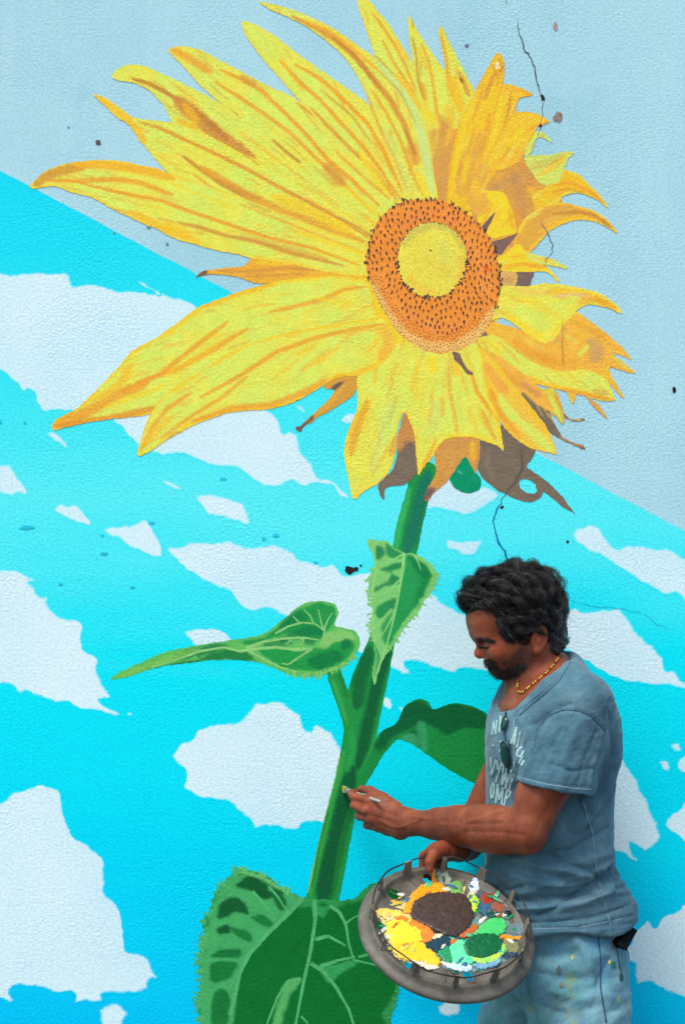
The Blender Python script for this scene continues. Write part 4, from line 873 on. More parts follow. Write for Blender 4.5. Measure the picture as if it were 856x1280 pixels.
def nets(fn, lo, hi, h):
    """surface nets: mesh of the zero level of fn inside a box"""
    ax = [np.arange(lo[i], hi[i] + h, h) for i in range(3)]
    n = [len(a) for a in ax]
    D = np.empty(n)
    for i in range(0, n[0], 16):
        g = np.stack(np.meshgrid(ax[0][i:i + 16], ax[1], ax[2], indexing='ij'), -1)
        D[i:i + 16] = fn(g.reshape(-1, 3)).reshape(g.shape[:3])
    s = D < 0
    acc = np.zeros((n[0] - 1, n[1] - 1, n[2] - 1, 3)); cnt = np.zeros((n[0] - 1, n[1] - 1, n[2] - 1))
    sl = lambda o, k: tuple(slice(o[i], n[i] - 1 + o[i]) for i in range(3))
    cor = [(i, j, k) for i in (0, 1) for j in (0, 1) for k in (0, 1)]
    for a in cor:
        for d in range(3):
            if a[d]: continue
            b = list(a); b[d] = 1
            da, db = D[sl(a, 0)], D[sl(b, 0)]
            m = (da < 0) != (db < 0)
            t = np.where(m, da / np.where(m, da - db, 1), 0)
            for e in range(3):
                acc[..., e] += np.where(m, a[e] + (t if e == d else 0), 0)
            cnt += m
    act = cnt > 0
    idx = np.full(act.shape, -1); idx[act] = np.arange(act.sum())
    ijk = np.stack(np.nonzero(act), -1)
    V = (ijk + acc[act] / cnt[act][:, None]) * h + np.asarray(lo)
    F = []
    for d in range(3):
        e, f = [(1, 2), (2, 0), (0, 1)][d]
        a = [slice(None)] * 3; b = [slice(None)] * 3
        a[d] = slice(0, n[d] - 1); b[d] = slice(1, n[d])
        for q in (e, f):
            a[q] = slice(1, n[q] - 1); b[q] = slice(1, n[q] - 1)
        sa, sb = s[tuple(a)], s[tuple(b)]
        for m, flip in ((sa & ~sb, False), (~sa & sb, True)):
            c = np.stack(np.nonzero(m), -1)
            if not len(c): continue
            c[:, e] += 1; c[:, f] += 1
            q = []
            for oe, of in ((0, 0), (-1, 0), (-1, -1), (0, -1)):
                k = c.copy(); k[:, e] += oe; k[:, f] += of
                q.append(idx[k[:, 0], k[:, 1], k[:, 2]])
            q = np.stack(q, -1)
            F.append(q[:, ::-1] if flip else q)
    F = np.concatenate(F)
    F = F[(F >= 0).all(1)]
    return V, F

def relax(V, F, it=2, w=0.5):
    for _ in range(it):
        acc = np.zeros_like(V); c = np.zeros(len(V))
        for i in range(4):
            a, b = F[:, i], F[:, (i + 1) % 4]
            np.add.at(acc, a, V[b]); np.add.at(acc, b, V[a]); np.add.at(c, a, 1); np.add.at(c, b, 1)
        V = V * (1 - w) + w * acc / np.maximum(c, 1)[:, None]
    return V

def normals(V, F):
    nf = np.cross(V[F[:, 2]] - V[F[:, 0]], V[F[:, 3]] - V[F[:, 1]])
    nv = np.zeros_like(V)
    for i in range(4): np.add.at(nv, F[:, i], nf)
    return nv / np.maximum(np.linalg.norm(nv, axis=1), 1e-12)[:, None]

def bvh_of(V, F):
    return BVHTree.FromPolygons([tuple(p) for p in V], [tuple(int(i) for i in f) for f in F])

def project(p):
    r = p - np.array([0, -CAM_D, CAM_H])
    yy = r[..., 1] * cp + r[..., 2] * sp; zz = -r[..., 1] * sp + r[..., 2] * cp
    return 428 + FPX * r[..., 0] / yy, 640 - FPX * zz / yy

CAMP = Vector((0, -CAM_D, CAM_H))
def hit(bvh, u, v):
    d = (P(u, v, 0) - CAMP).normalized()
    r = bvh.ray_cast(CAMP, d)
    return (r[0], r[1]) if r[0] is not None else (None, None)

def pline3(p, pts):
    d = np.full(len(p), 1e9)
    for a, b in zip(pts[:-1], pts[1:]):
        a, b = np.asarray(a), np.asarray(b); e = b - a
        h = np.clip(((p - a) @ e) / max(e @ e, 1e-12), 0, 1)
        d = np.minimum(d, np.linalg.norm(p - a - h[:, None] * e, axis=1))
    return d

FS = 1.0
def creases(V, F, lines, bvh):
    nv = normals(V, F)
    disp = np.zeros(len(V))
    for pts, amp, w in lines:
        q = resample(np.array(pts, float), 6, closed=False)
        q3 = [hit(bvh, u, v)[0] for u, v in q]
        q3 = [x for x in q3 if x is not None]
        if len(q3) < 2: continue
        # drop jumps to another surface
        q4 = [q3[0]]
        for x in q3[1:]:
            if (x - q4[-1]).length < 0.05: q4.append(x)
        if len(q4) < 2: continue
        d = pline3(V, q4)
        disp += amp * FS * (np.exp(-(d / w) ** 2) if amp > 0 else np.exp(-d / (.75 * w)) * (d < 4 * w))
    return V + nv * disp[:, None]

def tube(pts, rad, sides=6, cap=True):
    """tapered tube along points -> V, F (quads as list)"""
    pts = np.asarray(pts, float); rad = np.broadcast_to(np.asarray(rad, float), (len(pts),))
    T = np.gradient(pts, axis=0); T /= np.maximum(np.linalg.norm(T, axis=1), 1e-9)[:, None]
    up = np.array([0.13, 0.31, 0.94])
    A = np.cross(T, up); A /= np.maximum(np.linalg.norm(A, axis=1), 1e-9)[:, None]
    B = np.cross(T, A)
    th = np.linspace(0, 2 * np.pi, sides, endpoint=False)
    V = pts[:, None] + rad[:, None, None] * (A[:, None] * np.cos(th)[None, :, None] + B[:, None] * np.sin(th)[None, :, None])
    n = len(pts)
    F = [(i * sides + j, i * sides + (j + 1) % sides, (i + 1) * sides + (j + 1) % sides, (i + 1) * sides + j) for i in range(n - 1) for j in range(sides)]
    if cap:
        F.append(tuple(range(sides - 1, -1, -1))); F.append(tuple(range((n - 1) * sides, n * sides)))
    return V.reshape(-1, 3), F

def join(parts):
    V, F, k = [], [], 0
    for v, f in parts:
        V.append(v); F += [tuple(i + k for i in q) for q in f]; k += len(v)
    return np.vstack(V), F

# ------------------------------------------------------------------ the painter
YB = -0.25                                   # depth of the body's middle
def H(u, v, s=0.0, y=YB):
    p = unproj(u, v, y); return np.array([p[0], p[1] - s, p[2]])
PX = (CAM_D + YB) / FPX                      # metres per pixel at the body
person = empty('person', (float(H(700, 1300)[0]), YB, 0))
tag(person, 'man in blue t-shirt and paint-stained jeans painting the wall with a small brush', 'person')

ta = math.radians(22)
HF = np.array([-math.cos(ta), 0, -math.sin(ta)]); HU = np.array([-math.sin(ta), 0, math.cos(ta)]); HS = np.array([0, -1.0, 0])
HAX = np.array([HF, HS, HU])

def cranium(p):
    d = ell(p, H(643, 764), (0.099, 0.077, 0.090), HAX)
    return smin(d, ell(p, H(617, 776), (0.054, 0.064, 0.058), HAX), 0.03)

def head(p):
    q = p.copy(); q[:, 1] = YB - np.abs(p[:, 1] - YB)           # mirror: only the near half is described
    d = cranium(q)
    d = smin(d, ell(q, H(628, 808), (0.040, 0.057, 0.054), HAX), 0.03)
    d = smin(d, ell(q, H(640, 806), (0.05, 0.062, 0.05), HAX), 0.03)
    d = smin(d, cone(q, H(657, 812, .047), H(628, 838, .016), .021, .017), .025)
    d = smin(d, ell(q, H(627, 836), (.021, .024, .019), HAX), .016)
    d = smin(d, cone(q, H(620, 812, .043), H(640, 806, .060), .016, .012), .02)
    d = smin(d, cone(q, H(596, 793, .008), H(607, 796, .046), .0105, .010), .014)      # brow
    d = smax(d, -ell(q, H(599, 805, .034), (.012, .018, .009), HAX), .010)             # socket
    d = smin(d, sph(q, H(610, 805, .031), .0135), .006)                                # lidded eye
    d = smin(d, cone(q, H(604, 798, 0), H(600, 814, 0), .0075, .0098), .008)           # nose
    d = smin(d, sph(q, H(599, 816.5, 0), .0120), .005)
    d = smin(d, ell(q, H(608, 818, .0115), (.0100, .0068, .0078), HAX), .004)
    d = smax(d, -sph(q, H(605, 823, .007), .0035), .003)
    d = smin(d, ell(q, H(614, 827, 0), (.014, .026, .012), HAX), .012)                 # upper lip / moustache ground
    d = smin(d, ell(q, H(616, 833, 0), (.011, .020, .006), HAX), .005)
    d = smax(d, -cone(q, H(611, 832, 0), H(622, 832, .024), .0022, .0018), .004)
    d = smin(d, ell(q, H(617, 837, 0), (.012, .018, .006), HAX), .006)
    # neck and upper chest
    d = smin(d, cone(q, H(662, 812, 0), H(676, 865, 0), .055, .061), .022)
    d = smin(d, cone(q, H(676, 806, .04), H(652, 866, .012), .014, .012), .016)        # neck muscle
    d = smin(d, sph(q, H(641, 858, 0), .012), .02)
    # ear
    EA = np.array([[-.25, 0, .97], [0.97 * .95, -.3, .25 * .95], [0.3, .95, .05]])
    ex = H(668, 798, .074)
    a = np.array([.24, .0, .97]); a /= np.linalg.norm(a)
    c = np.array([.30, -.95, 0.0]); c -= a * (a @ c); c /= np.linalg.norm(c)
    b = np.cross(c, a)
    E = np.array([b, c, a])
    e = ell(q, ex, (.019, .0075, .031), E)
    e = smax(e, -ell(q, ex + c * .008 + a * .003 - b * .001, (.0115, .0065, .020), E), .004)
    e = smin(e, ell(q, ex + c * .001 - a * .003, (.006, .006, .008), E), .004)
    e = smin(e, sph(q, ex - a * .026 - b * .002, .0085), .008)
    return smin(d, e, .006)

# torso profile read from the photograph: front and back edge of the shirt at each height
PHI = math.radians(15)
TF = np.array([-math.cos(PHI), -math.sin(PHI)]); TS = np.array([math.sin(PHI), -math.cos(PHI)])
TV = np.array([838, 850, 862, 880, 900, 940, 980, 1020, 1050, 1078, 1100, 1130, 1155, 1175.])
TFR = np.array([650, 638, 627, 617, 613, 612, 611, 610, 610, 611, 608, 604, 602, 602.])
TBK = np.array([716, 734, 746, 757, 762, 763, 762, 761, 760, 764, 773, 783, 789, 790.])
TB = np.array([.09, .125, .140, .150, .155, .155, .151, .147, .145, .146, .150, .154, .157, .158])
TZ = np.array([H(0, v)[2] for v in TV])[::-1]
TX = np.array([H((a + b) / 2, v)[0] for a, b, v in zip(TFR, TBK, TV)])[::-1]
TW = ((TBK - TFR) / 2 * PX)[::-1]
TBs = TB[::-1]
TA = np.sqrt(np.maximum(TW ** 2 - (TBs * math.sin(PHI)) ** 2, 0.004)) / math.cos(PHI)

def torso(p, grow=0.0):
    z = p[:, 2]
    cx = np.interp(z, TZ, TX); a = np.interp(z, TZ, TA) + grow; b = np.interp(z, TZ, TBs) + grow
    dx, dy = p[:, 0] - cx, p[:, 1] - YB
    f = dx * TF[0] + dy * TF[1]; s = dx * TS[0] + dy * TS[1]
    r = (np.abs(f / a) ** 2.3 + np.abs(s / b) ** 2.3) ** (1 / 2.3)
    d = (r - 1) * np.minimum(a, b) * 0.9
    return smax(d, z - (TZ[-1] + grow), .03)

SHL = H(722, 884, 0, -0.405)
ELB = H(657, 1040, 0, -0.425)
WRI = H(505, 1028, 0, -0.195)
SHR = H(664, 888, 0, -0.105)
ELR = H(590, 1040, 0, -0.075)
WRR = H(572, 1061, 0, -0.26)

def hem_plane(p, a, n):
    n = np.asarray(n, float); n /= np.linalg.norm(n)
    return (p - a) @ n

HEML = H(690, 984, 0, -0.41)
def shirt(p):
    d = torso(p)
    # shoulders and trapezius
    for sgn, sh in ((1, SHL), (-1, SHR)):
        d = smin(d, cone(p, H(688, 846, 0), sh + np.array([0.0, 0, .008]), .058, .066), .05)
    d = smin(d, ell(p, H(735, 920, .06), (.05, .09, .09)), .05)                    # shoulder blade
    d = smin(d, ell(p, H(640, 925, .05), (.045, .09, .07)), .05)                   # chest
    sl = cone(p, SHL, H(692, 990, 0, -.415), .070, .079)
    sl = smax(sl, hem_plane(p, HEML, (-.17, 0.0, -.985)), .006)
    sl = smax(sl, -smax(cone(p, SHL, H(690, 1000, 0, -.415), .05, .074), -hem_plane(p, HEML + np.array([0, 0, .03]), (-.17, 0, -.985)), .004), .004)
    d = smin(d, sl, .022)
    sr = cone(p, SHR, H(628, 965, 0, -.09), .068, .070)
    sr = smax(sr, hem_plane(p, H(640, 932, 0, -.09), (-.45, 0, -.9)), .006)
    d = smin(d, sr, .022)
    d = smin(d, cone(p, H(768, 1130, .05), H(768, 1137, -.05), .026, .026), .05)   # seat
    d = smax(d, -(p[:, 2] - (H(700, 1167, 0, -.385)[2] + .006 * np.sin(p[:, 0] * 31) + .004 * np.sin(p[:, 1] * 40 + 1))), .008)
    # neck opening
    q = p.copy(); q[:, 1] = YB - .03 + (p[:, 1] - (YB - .03)) * np.where(p[:, 1] < YB - .03, .45, .8)
    d = smax(d, -cone(q, H(684, 797, .03), H(624, 855, .03), .064, .058), .006)
    d = smax(d, -cone(p, H(650, 850, .02), H(641, 882, .05), .028, .008), .005)
    return d

def chest(p):
    d = torso(p, -.014)
    d = smin(d, cone(p, H(690, 850, 0), SHL, .05, .05), .04)
    d = smin(d, cone(p, H(690, 850, 0), SHR, .05, .05), .04)
    return d

def upper_body(p):
    return smin(head(p), chest(p), .03)

# ---- left arm and hand (the painting hand)
def arm_l(p):
    d = cone(p, SHL, H(690, 965, 0, -.415), .050, .049)
    d = smin(d, cone(p, H(690, 965, 0, -.415), ELB + np.array([.004, 0, .004]), .050, .041), .03)
    d = smin(d, ell(p, H(668, 1003, 0, -.42), (.036, .034, .048), np.array([[.85, 0, .5], [0, 1, 0], [-.5, 0, .85]])), .02)
    d = smin(d, sph(p, ELB + np.array([.010, 0, -.014]), .027), .012)
    d = smin(d, chain(p, [ELB, H(622, 1038, 0, -.372), H(575, 1032, 0, -.302), WRI], [.040, .0445, .036, .0245], .02), .014)
    d = smin(d, chain(p, [H(640, 1024, .012, -.40), H(600, 1021, .018, -.335), H(545, 1019, .012, -.25)], [.018, .022, .012], .02), .022)
    d = smin(d, chain(p, [H(655, 1052, .006, -.42), H(600, 1050, .010, -.335), H(540, 1038, .008, -.245)], [.017, .016, .011], .02), .020)
    d = smin(d, ell(p, H(508, 1027, 0, -.20), (.03, .019, .0275), np.array([[.75, -.66, .0], [.66, .75, 0], [0, 0, 1]])), .02)
    # palm
    d = smin(d, chain(p, [H(500, 1020, 0, -.19), H(474, 1004, 0, -.155), H(463, 1001, 0, -.14)], [.018, .0165, .0130], .01), .016)
    d = smin(d, chain(p, [H(500, 1028, 0, -.192), H(475, 1016, 0, -.165), H(459, 1013, 0, -.148)], [.019, .0165, .0125], .01), .014)
    d = smin(d, chain(p, [H(500, 1036, 0, -.19), H(478, 1028, 0, -.165), H(465, 1024, 0, -.150)], [.018, .0155, .0120], .01), .014)
    d = smin(d, chain(p, [H(500, 1040, 0, -.186), H(485, 1036, 0, -.160), H(474, 1034, 0, -.148)], [.0155, .0135, .0110], .01), .014)
    # knuckles
    for u, v, y in ((462, 1001, -.150), (457, 1013, -.156), (463, 1024, -.157), (472, 1034, -.152)):
        d = smin(d, sph(p, H(u, v, 0, y), .0098), .006)
    # fingers: knuckle, middle joint, end joint, tip
    for q in (((462, 1001, -.142), (442, 996, -.112), (439, 991, -.088), (447, 990, -.070)),
              ((457, 1013, -.148), (443, 1007, -.118), (446, 1000, -.090), (455, 998, -.085)),
              ((463, 1024, -.149), (449, 1020, -.120), (454, 1012, -.098), (464, 1010, -.100)),
              ((472, 1034, -.146), (459, 1031, -.122), (464, 1023, -.104), (472, 1021, -.108))):
        d = smin(d, chain(p, [H(a, b, 0, c) for a, b, c in q], [.0102, .0096, .0084, .0072], .003), .0045)
    # thumb along the top, pressing on the brush
    d = smin(d, chain(p, [H(494, 1010, 0, -.175), H(478, 998, 0, -.150), H(462, 988, 0, -.122), H(451, 986, 0, -.094)], [.0165, .0135, .0100, .0082], .005), .008)
    # tendons and veins on the back of the hand
    for a, b in ((((498, 1024), (464, 1003))), ((498, 1029), (461, 1014)), ((499, 1034), (467, 1025))):
        d = smin(d, cone(p, H(a[0], a[1], .0185, -.183), H(b[0], b[1], .006, -.150), .0022, .0026), .005)
    d = smin(d, chain(p, [H(520, 1020, .020, -.21), H(500, 1033, .0175, -.19), H(488, 1032, .016, -.172), H(474, 1022, .012, -.163)], [.0022, .0026, .0024, .0018], .003), .006)
    return d

# ---- right arm and hand (holding the hubcap by its rim)
def arm_r(p):
    d = cone(p, SHR, ELR, .047, .040)
    d = smin(d, chain(p, [ELR, (ELR + WRR) / 2 + np.array([0, 0, -.004]), WRR], [.040, .037, .025], .02), .03)
    d = smin(d, chain(p, [WRR, H(560, 1062, 0, -.290), H(546, 1064, 0, -.315)], [.024, .023, .020], .01), .014)
    d = smin(d, ell(p, H(548, 1066, 0, -.307), (.022, .026, .017)), .01)
    for q in (((538, 1064, -.317), (529, 1070, -.307), (528, 1083, -.305), (531, 1094, -.307)),
              ((541, 1066, -.307), (535, 1075, -.295), (536, 1087, -.293), (538, 1097, -.297)),
              ((547, 1068, -.297), (544, 1077, -.283), (545, 1089, -.283), (546, 1098, -.289)),
              ((554, 1069, -.289), (553, 1078, -.277), (554, 1087, -.277), (554, 1095, -.283))):
        d = smin(d, chain(p, [H(a, b, 0, c) for a, b, c in q], [.0105, .0096, .0086, .0074], .003), .005)
    d = smin(d, chain(p, [H(552, 1063, 0, -.320), H(542, 1068, 0, -.347), H(537, 1077, 0, -.367), H(537, 1087, 0, -.373)], [.0155, .0125, .0105, .0085], .005), .008)
    return d

# ---- legs (jeans)
ZH = H(700, 1167)[2]
xn, xf = H(722, 1280, 0, -.33)[0], H(654, 1280, 0, -.165)[0]
NH, NT, NK, NA = H(716, 1196, 0, -.310), H(722, 1280, 0, -.33), np.array([xn - .025, -.335, .47]), np.array([xn + .02, -.33, .075])
FH, FT, FK, FA = H(665, 1190, 0, -.175), H(655, 1280, 0, -.165), np.array([xf - .03, -.16, .47]), np.array([xf - .01, -.16, .075])
PV = np.array([1120, 1155, 1190, 1225, 1250.]); PF = np.array([632, 622, 610, 612, 625.]); PB = np.array([758, 770, 780, 780, 777.])
PZ = np.array([H(0, v)[2] for v in PV])[::-1]; PXc = np.array([H((a + b) / 2, v)[0] for a, b, v in zip(PF, PB, PV)])[::-1]; PW = ((PB - PF) / 2 * PX)[::-1]
def jeans(p):
    z = p[:, 2]
    cx = np.interp(z, PZ, PXc); W = np.interp(z, PZ, PW)
    b = np.interp(z, [H(0, 1210)[2], H(0, 1172)[2]], [.148, .130]); a = np.sqrt(np.maximum(W ** 2 - (b * math.sin(PHI)) ** 2, .004)) / math.cos(PHI)
    dx, dy = p[:, 0] - cx, p[:, 1] - YB
    f = dx * TF[0] + dy * TF[1]; s = dx * TS[0] + dy * TS[1]
    d = ((np.abs(f / a) ** 2.4 + np.abs(s / b) ** 2.4) ** (1 / 2.4) - 1) * a * .85
    d = smax(d, PZ[0] - z, .04); d = smax(d, z - PZ[-1], .01)
    n = chain(p, [NH, NT, NK, NA], [.088, .095, .080, .078], .04)
    m = chain(p, [FH, FT, FK, FA], [.088, .092, .078, .076], .04)
    d = smin(d, smin(n, m, .008), .03)
    return smax(d, .045 - z, .01)

def leg_core(p):
    return smin(chain(p, [NH, NT, NK, NA], [.07, .075, .06, .045], .04), chain(p, [FH, FT, FK, FA], [.07, .072, .058, .045], .04), .02)

def box_of(*pts, pad=.08):
    a = np.array(pts); return a.min(0) - pad, a.max(0) + pad

lo, hi = H(575, 905), H(775, 700)
hv, hf = nets(upper_body, (lo[0] - .01, YB - .115, H(0, 900)[2]), (H(712, 0)[0] + .02, YB + .115, H(0, 712)[2] + .03), .0022)
hv = relax(hv, hf, 1, .3)
FACE = [([(603,818),(609,825),(612,832)], -.0009, .0034), ([(599,807),(605,809),(612,808)], -.0007, .0026), ([(600,801),(606,801),(613,803)], -.0006, .0026), ([(616,804),(622,802),(628,801)], -.0006, .0026), ([(616,808),(622,809),(627,810)], -.0005, .0026),
        ([(588,776),(595,775),(605,775)], -.0006, .0028), ([(588,784),(596,782),(606,782)], -.0006, .0028), ([(606,813),(613,816),(620,815)], -.0006, .003), ([(626,812),(632,822),(634,832)], -.0006, .004), ([(660,836),(668,846),(674,856)], -.0006, .004), ([(668,826),(678,838),(684,848)], -.0006, .004)]
FS = 1.0
hv = creases(hv, hf, FACE, bvh_of(hv, hf))
lo, hi = box_of(SHL, ELB, H(440, 990, 0, -.08), pad=.066)
lv, lf_ = nets(arm_l, (H(432, 0, 0, -.08)[0], lo[1], H(0, 1070, 0, -.4)[2]), (SHL[0] + .055, -.055, SHL[2] + .055), .0028)
lv = relax(lv, lf_, 1, .3)
FS = 1.0
lv = creases(lv, lf_, [([(613,1017),(628,1013),(642,1002)], -.0035, .006), ([(655,1044),(620,1040),(580,1040)], -.0022, .007), ([(640,1028),(600,1030),(555,1028)], -.0018, .006), ([(506,1014),(509,1026),(507,1040)], -.0012, .004), ([(467,1008),(480,1014),(494,1020)], -.0016, .004), ([(464,1019),(478,1024),(494,1029)], -.0016, .004), ([(470,1030),(482,1033),(494,1036)], -.0014, .004),
    ([(530,1022),(512,1030),(500,1035),(488,1034),(476,1026)], .0016, .0032), ([(560,1022),(535,1024),(515,1020)], .0014, .003), ([(600,1024),(575,1030),(550,1030)], .0012, .003), ([(451,999),(453,1003)], -.0012, .003), ([(449,1012),(452,1017)], -.0012, .003), ([(484,1000),(474,1000),(466,996)], -.0016, .004), ([(462,990),(459,986)], -.001, .003), ([(690,1000),(672,1030),(664,1052)], -.0016, .010), ([(700,1000),(688,1024)], .002, .010)], bvh_of(lv, lf_))
rv, rf = nets(arm_r, (H(520, 0, 0, -.36)[0] - .01, -.44, H(0, 1102, 0, -.34)[2] - .01), (SHR[0] + .05, -.02, SHR[2] + .05), .003)
rv = relax(rv, rf, 1, .3)
cv, cf = nets(lambda p: smin(smax(torso(p, -.045), H(0, 1160)[2] - p[:, 2], .03), leg_core(p), .04), (xf - .12, -.45, .05), (H(800, 0)[0], -.03, H(0, 890)[2]), .012)
ANK, SHOE = None, None

M_SKIN, nt, b = new_mat('tanned_skin')
n1 = N(nt, 'ShaderNodeTexNoise', Scale=26.0, Detail=5.0); L(nt, world_pos(nt), n1.inputs[0])
n2 = N(nt, 'ShaderNodeTexNoise', Scale=300.0, Detail=4.0, Roughness=.7); L(nt, world_pos(nt), n2.inputs[0])
L(nt, ramp(nt, n1.outputs[0], [(0.3, (.160, .038, .015)), (0.52, (.220, .055, .023)), (0.75, (.300, .090, .042))]), b.inputs['Base Color'])
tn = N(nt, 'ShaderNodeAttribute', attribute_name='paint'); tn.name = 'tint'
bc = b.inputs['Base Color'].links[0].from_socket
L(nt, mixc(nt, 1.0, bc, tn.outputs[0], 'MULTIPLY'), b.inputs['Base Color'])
b.inputs['Roughness'].default_value = 0.44
b.inputs['Specular IOR Level'].default_value = 0.22
b.inputs['Subsurface Weight'].default_value = 0.08
b.inputs['Subsurface Radius'].default_value = (.012, .004, .002)
b.inputs['Subsurface Scale'].default_value = 0.6
bp = N(nt, 'ShaderNodeBump', Strength=0.6, Distance=0.0014); L(nt, n2.outputs[0], bp.inputs['Height']); L(nt, bp.outputs[0], b.inputs['Normal'])

def stack(*vf):
    V, F, k = [], [], 0
    for v, f in vf:
        V.append(v); F.append(f + k); k += len(v)
    return np.vstack(V), np.vstack(F)
BV, BF = stack((hv, hf), (lv, lf_), (rv, rf), (cv, cf))
bu, bw_ = project(BV)
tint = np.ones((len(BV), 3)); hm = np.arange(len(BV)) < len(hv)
def blush_and_shade(u, v, r, rgb, mask):  # skin tint: redness and stubble, plus light and shade painted on the face
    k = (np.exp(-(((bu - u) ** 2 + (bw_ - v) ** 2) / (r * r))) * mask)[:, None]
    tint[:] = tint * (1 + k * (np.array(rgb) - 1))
blush_and_shade(599, 815, 9, (1.55, 1.30, 1.25), hm); blush_and_shade(617, 814, 13, (1.40, 1.28, 1.22), hm); blush_and_shade(668, 801, 13, (1.35, 1.10, 1.0), hm); blush_and_shade(596, 776, 15, (1.22, 1.22, 1.25), hm)  # redness of nose, cheeks, ear; light on nose, cheek and forehead painted in
blush_and_shade(622, 802, 36, (1.18, 1.16, 1.14), hm); blush_and_shade(603, 804, 6, (.50, .46, .46), hm); blush_and_shade(632, 842, 16, (.62, .70, .78), hm); blush_and_shade(650, 822, 11, (.75, .80, .86), hm); blush_and_shade(612, 831, 7, (.7, .7, .75), hm); blush_and_shade(678, 845, 22, (1.2, 1.05, 1.0), hm)  # face-wide light and eye-socket shade painted in; grey stubble, redder neck
am = ~hm
for u, v in ((462, 1001), (457, 1013), (463, 1024), (472, 1034), (443, 996), (445, 1008), (451, 1020)): blush_and_shade(u, v, 5, (1.25, 1.12, 1.1), am)
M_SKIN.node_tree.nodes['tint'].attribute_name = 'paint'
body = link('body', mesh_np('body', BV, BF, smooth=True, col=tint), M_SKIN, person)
bvh_head = bvh_of(hv, hf)

# ---- t-shirt
sv, sf = nets(shirt, (H(590, 0)[0] - .03, -.51, H(0, 1175)[2] - .01), (H(800, 0)[0] + .01, -.02, H(0, 815)[2] + .02), .0031)
sv = relax(sv, sf, 1, .4)
bvh_s = bvh_of(sv, sf)
FOLDS = [([(670,1142),(695,1134),(725,1117),(750,1099),(766,1086)], -.0085, .008), ([(700,1088),(735,1096),(764,1078)], .0060, .010), ([(640,1124),(670,1126),(710,1122),(738,1114)], -.0080, .007), ([(645,1136),(685,1134),(725,1128),(762,1112)], .0065, .009),
    ([(625,1155),(690,1153),(745,1146),(788,1130)], -.0035, .008), ([(690,1070),(715,1082),(748,1092)], -.004, .009), ([(740,1092),(756,1098),(772,1090)], -.005, .007), ([(625,1085),(660,1100),(700,1108)], .004, .010), ([(640,1075),(690,1085),(735,1078),(768,1060)], .004, .012), ([(670,1068),(715,1062),(760,1035)], -.004, .010),
    ([(725,1000),(745,975),(758,945),(764,920)], -.0055, .009), ([(738,1010),(755,985),(766,955)], .004, .009), ([(735,1035),(755,1015),(769,985)], -.0035, .009), ([(720,1035),(745,1010)], .003, .010),
    ([(670,924),(660,945),(650,968)], -.006, .008), ([(662,915),(652,940),(644,965)], .0045, .009), ([(668,905),(690,888),(712,880)], -.002, .007), ([(640,886),(648,915),(652,940)], -.004, .008), ([(630,880),(622,905),(619,935)], .003, .007), ([(622,862),(616,890)], -.003, .007), ([(655,872),(672,890),(672,915)], .003, .010),
    ([(745,915),(730,950),(722,985)], -.0015, .009), ([(722,905),(706,945),(700,985)], .0015, .010), ([(700,915),(682,945),(668,975)], -.0015, .009), ([(684,905),(668,935),(655,968)], .002, .009), ([(752,918),(742,955),(736,985)], .0015, .008), ([(690,955),(715,965),(740,960)], -.002, .008),
    ([(728,1002),(740,1040),(745,1085),(752,1120),(764,1160)], .0014, .0025), ([(668,924),(675,905),(690,892),(704,887),(722,888),(738,895),(755,914)], -.0016, .0028), ([(755,914),(752,935),(742,965)], -.0018, .003),
    ([(645,968),(680,978),(718,983),(738,984)], -.0010, .0022), ([(710,830),(735,850),(755,880)], .003, .014), ([(760,880),(766,930),(764,980)], -.003, .012), ([(610,1160),(660,1160),(720,1160),(790,1145)], -.0010, .0022), ([(612,1108),(630,1112),(650,1108)], -.004, .008), ([(606,1135),(625,1140),(645,1136)], -.003, .008),
    ([(700,845),(680,862),(658,880),(645,888)], .0012, .003)]
FS = 2.3
sv = creases(sv, sf, FOLDS, bvh_s)
su, sv_ = project(sv)
waist = np.exp(-((sv_ - 1112) / 40) ** 2)
band = fbm(su * .012 + 4, (sv_ + .22 * (su - 690)) * .085, 3) - .5            # cloth piled up above the hem
arm_z = np.exp(-(((su - 745) / 30) ** 2 + ((sv_ - 985) / 45) ** 2)) + .7 * np.exp(-(((su - 665) / 25) ** 2 + ((sv_ - 925) / 45) ** 2))
diag = fbm((su * .8 + sv_ * .6) * .07 + 9, (sv_ - su) * .012, 3) - .5
sv = sv + normals(sv, sf) * (band * .020 * waist + diag * .009 * arm_z + (fbm((su + sv_) * .05, (su - sv_) * .03 + 5, 4) - .5) * .007)[:, None]
snv = normals(sv, sf)
wob = fbm(sv[:, 0] * 28 + sv[:, 1] * 19, sv[:, 2] * 22 + sv[:, 1] * 9, 3) - .5
sv = sv + snv * (wob * .004)[:, None]
hz = sv[:, 2] < H(0, 1160, 0, -.385)[2]; sv[hz] += snv[hz] * np.array([.003, .003, 0])                  # the hem stands off a little
bvh_s = bvh_of(sv, sf)

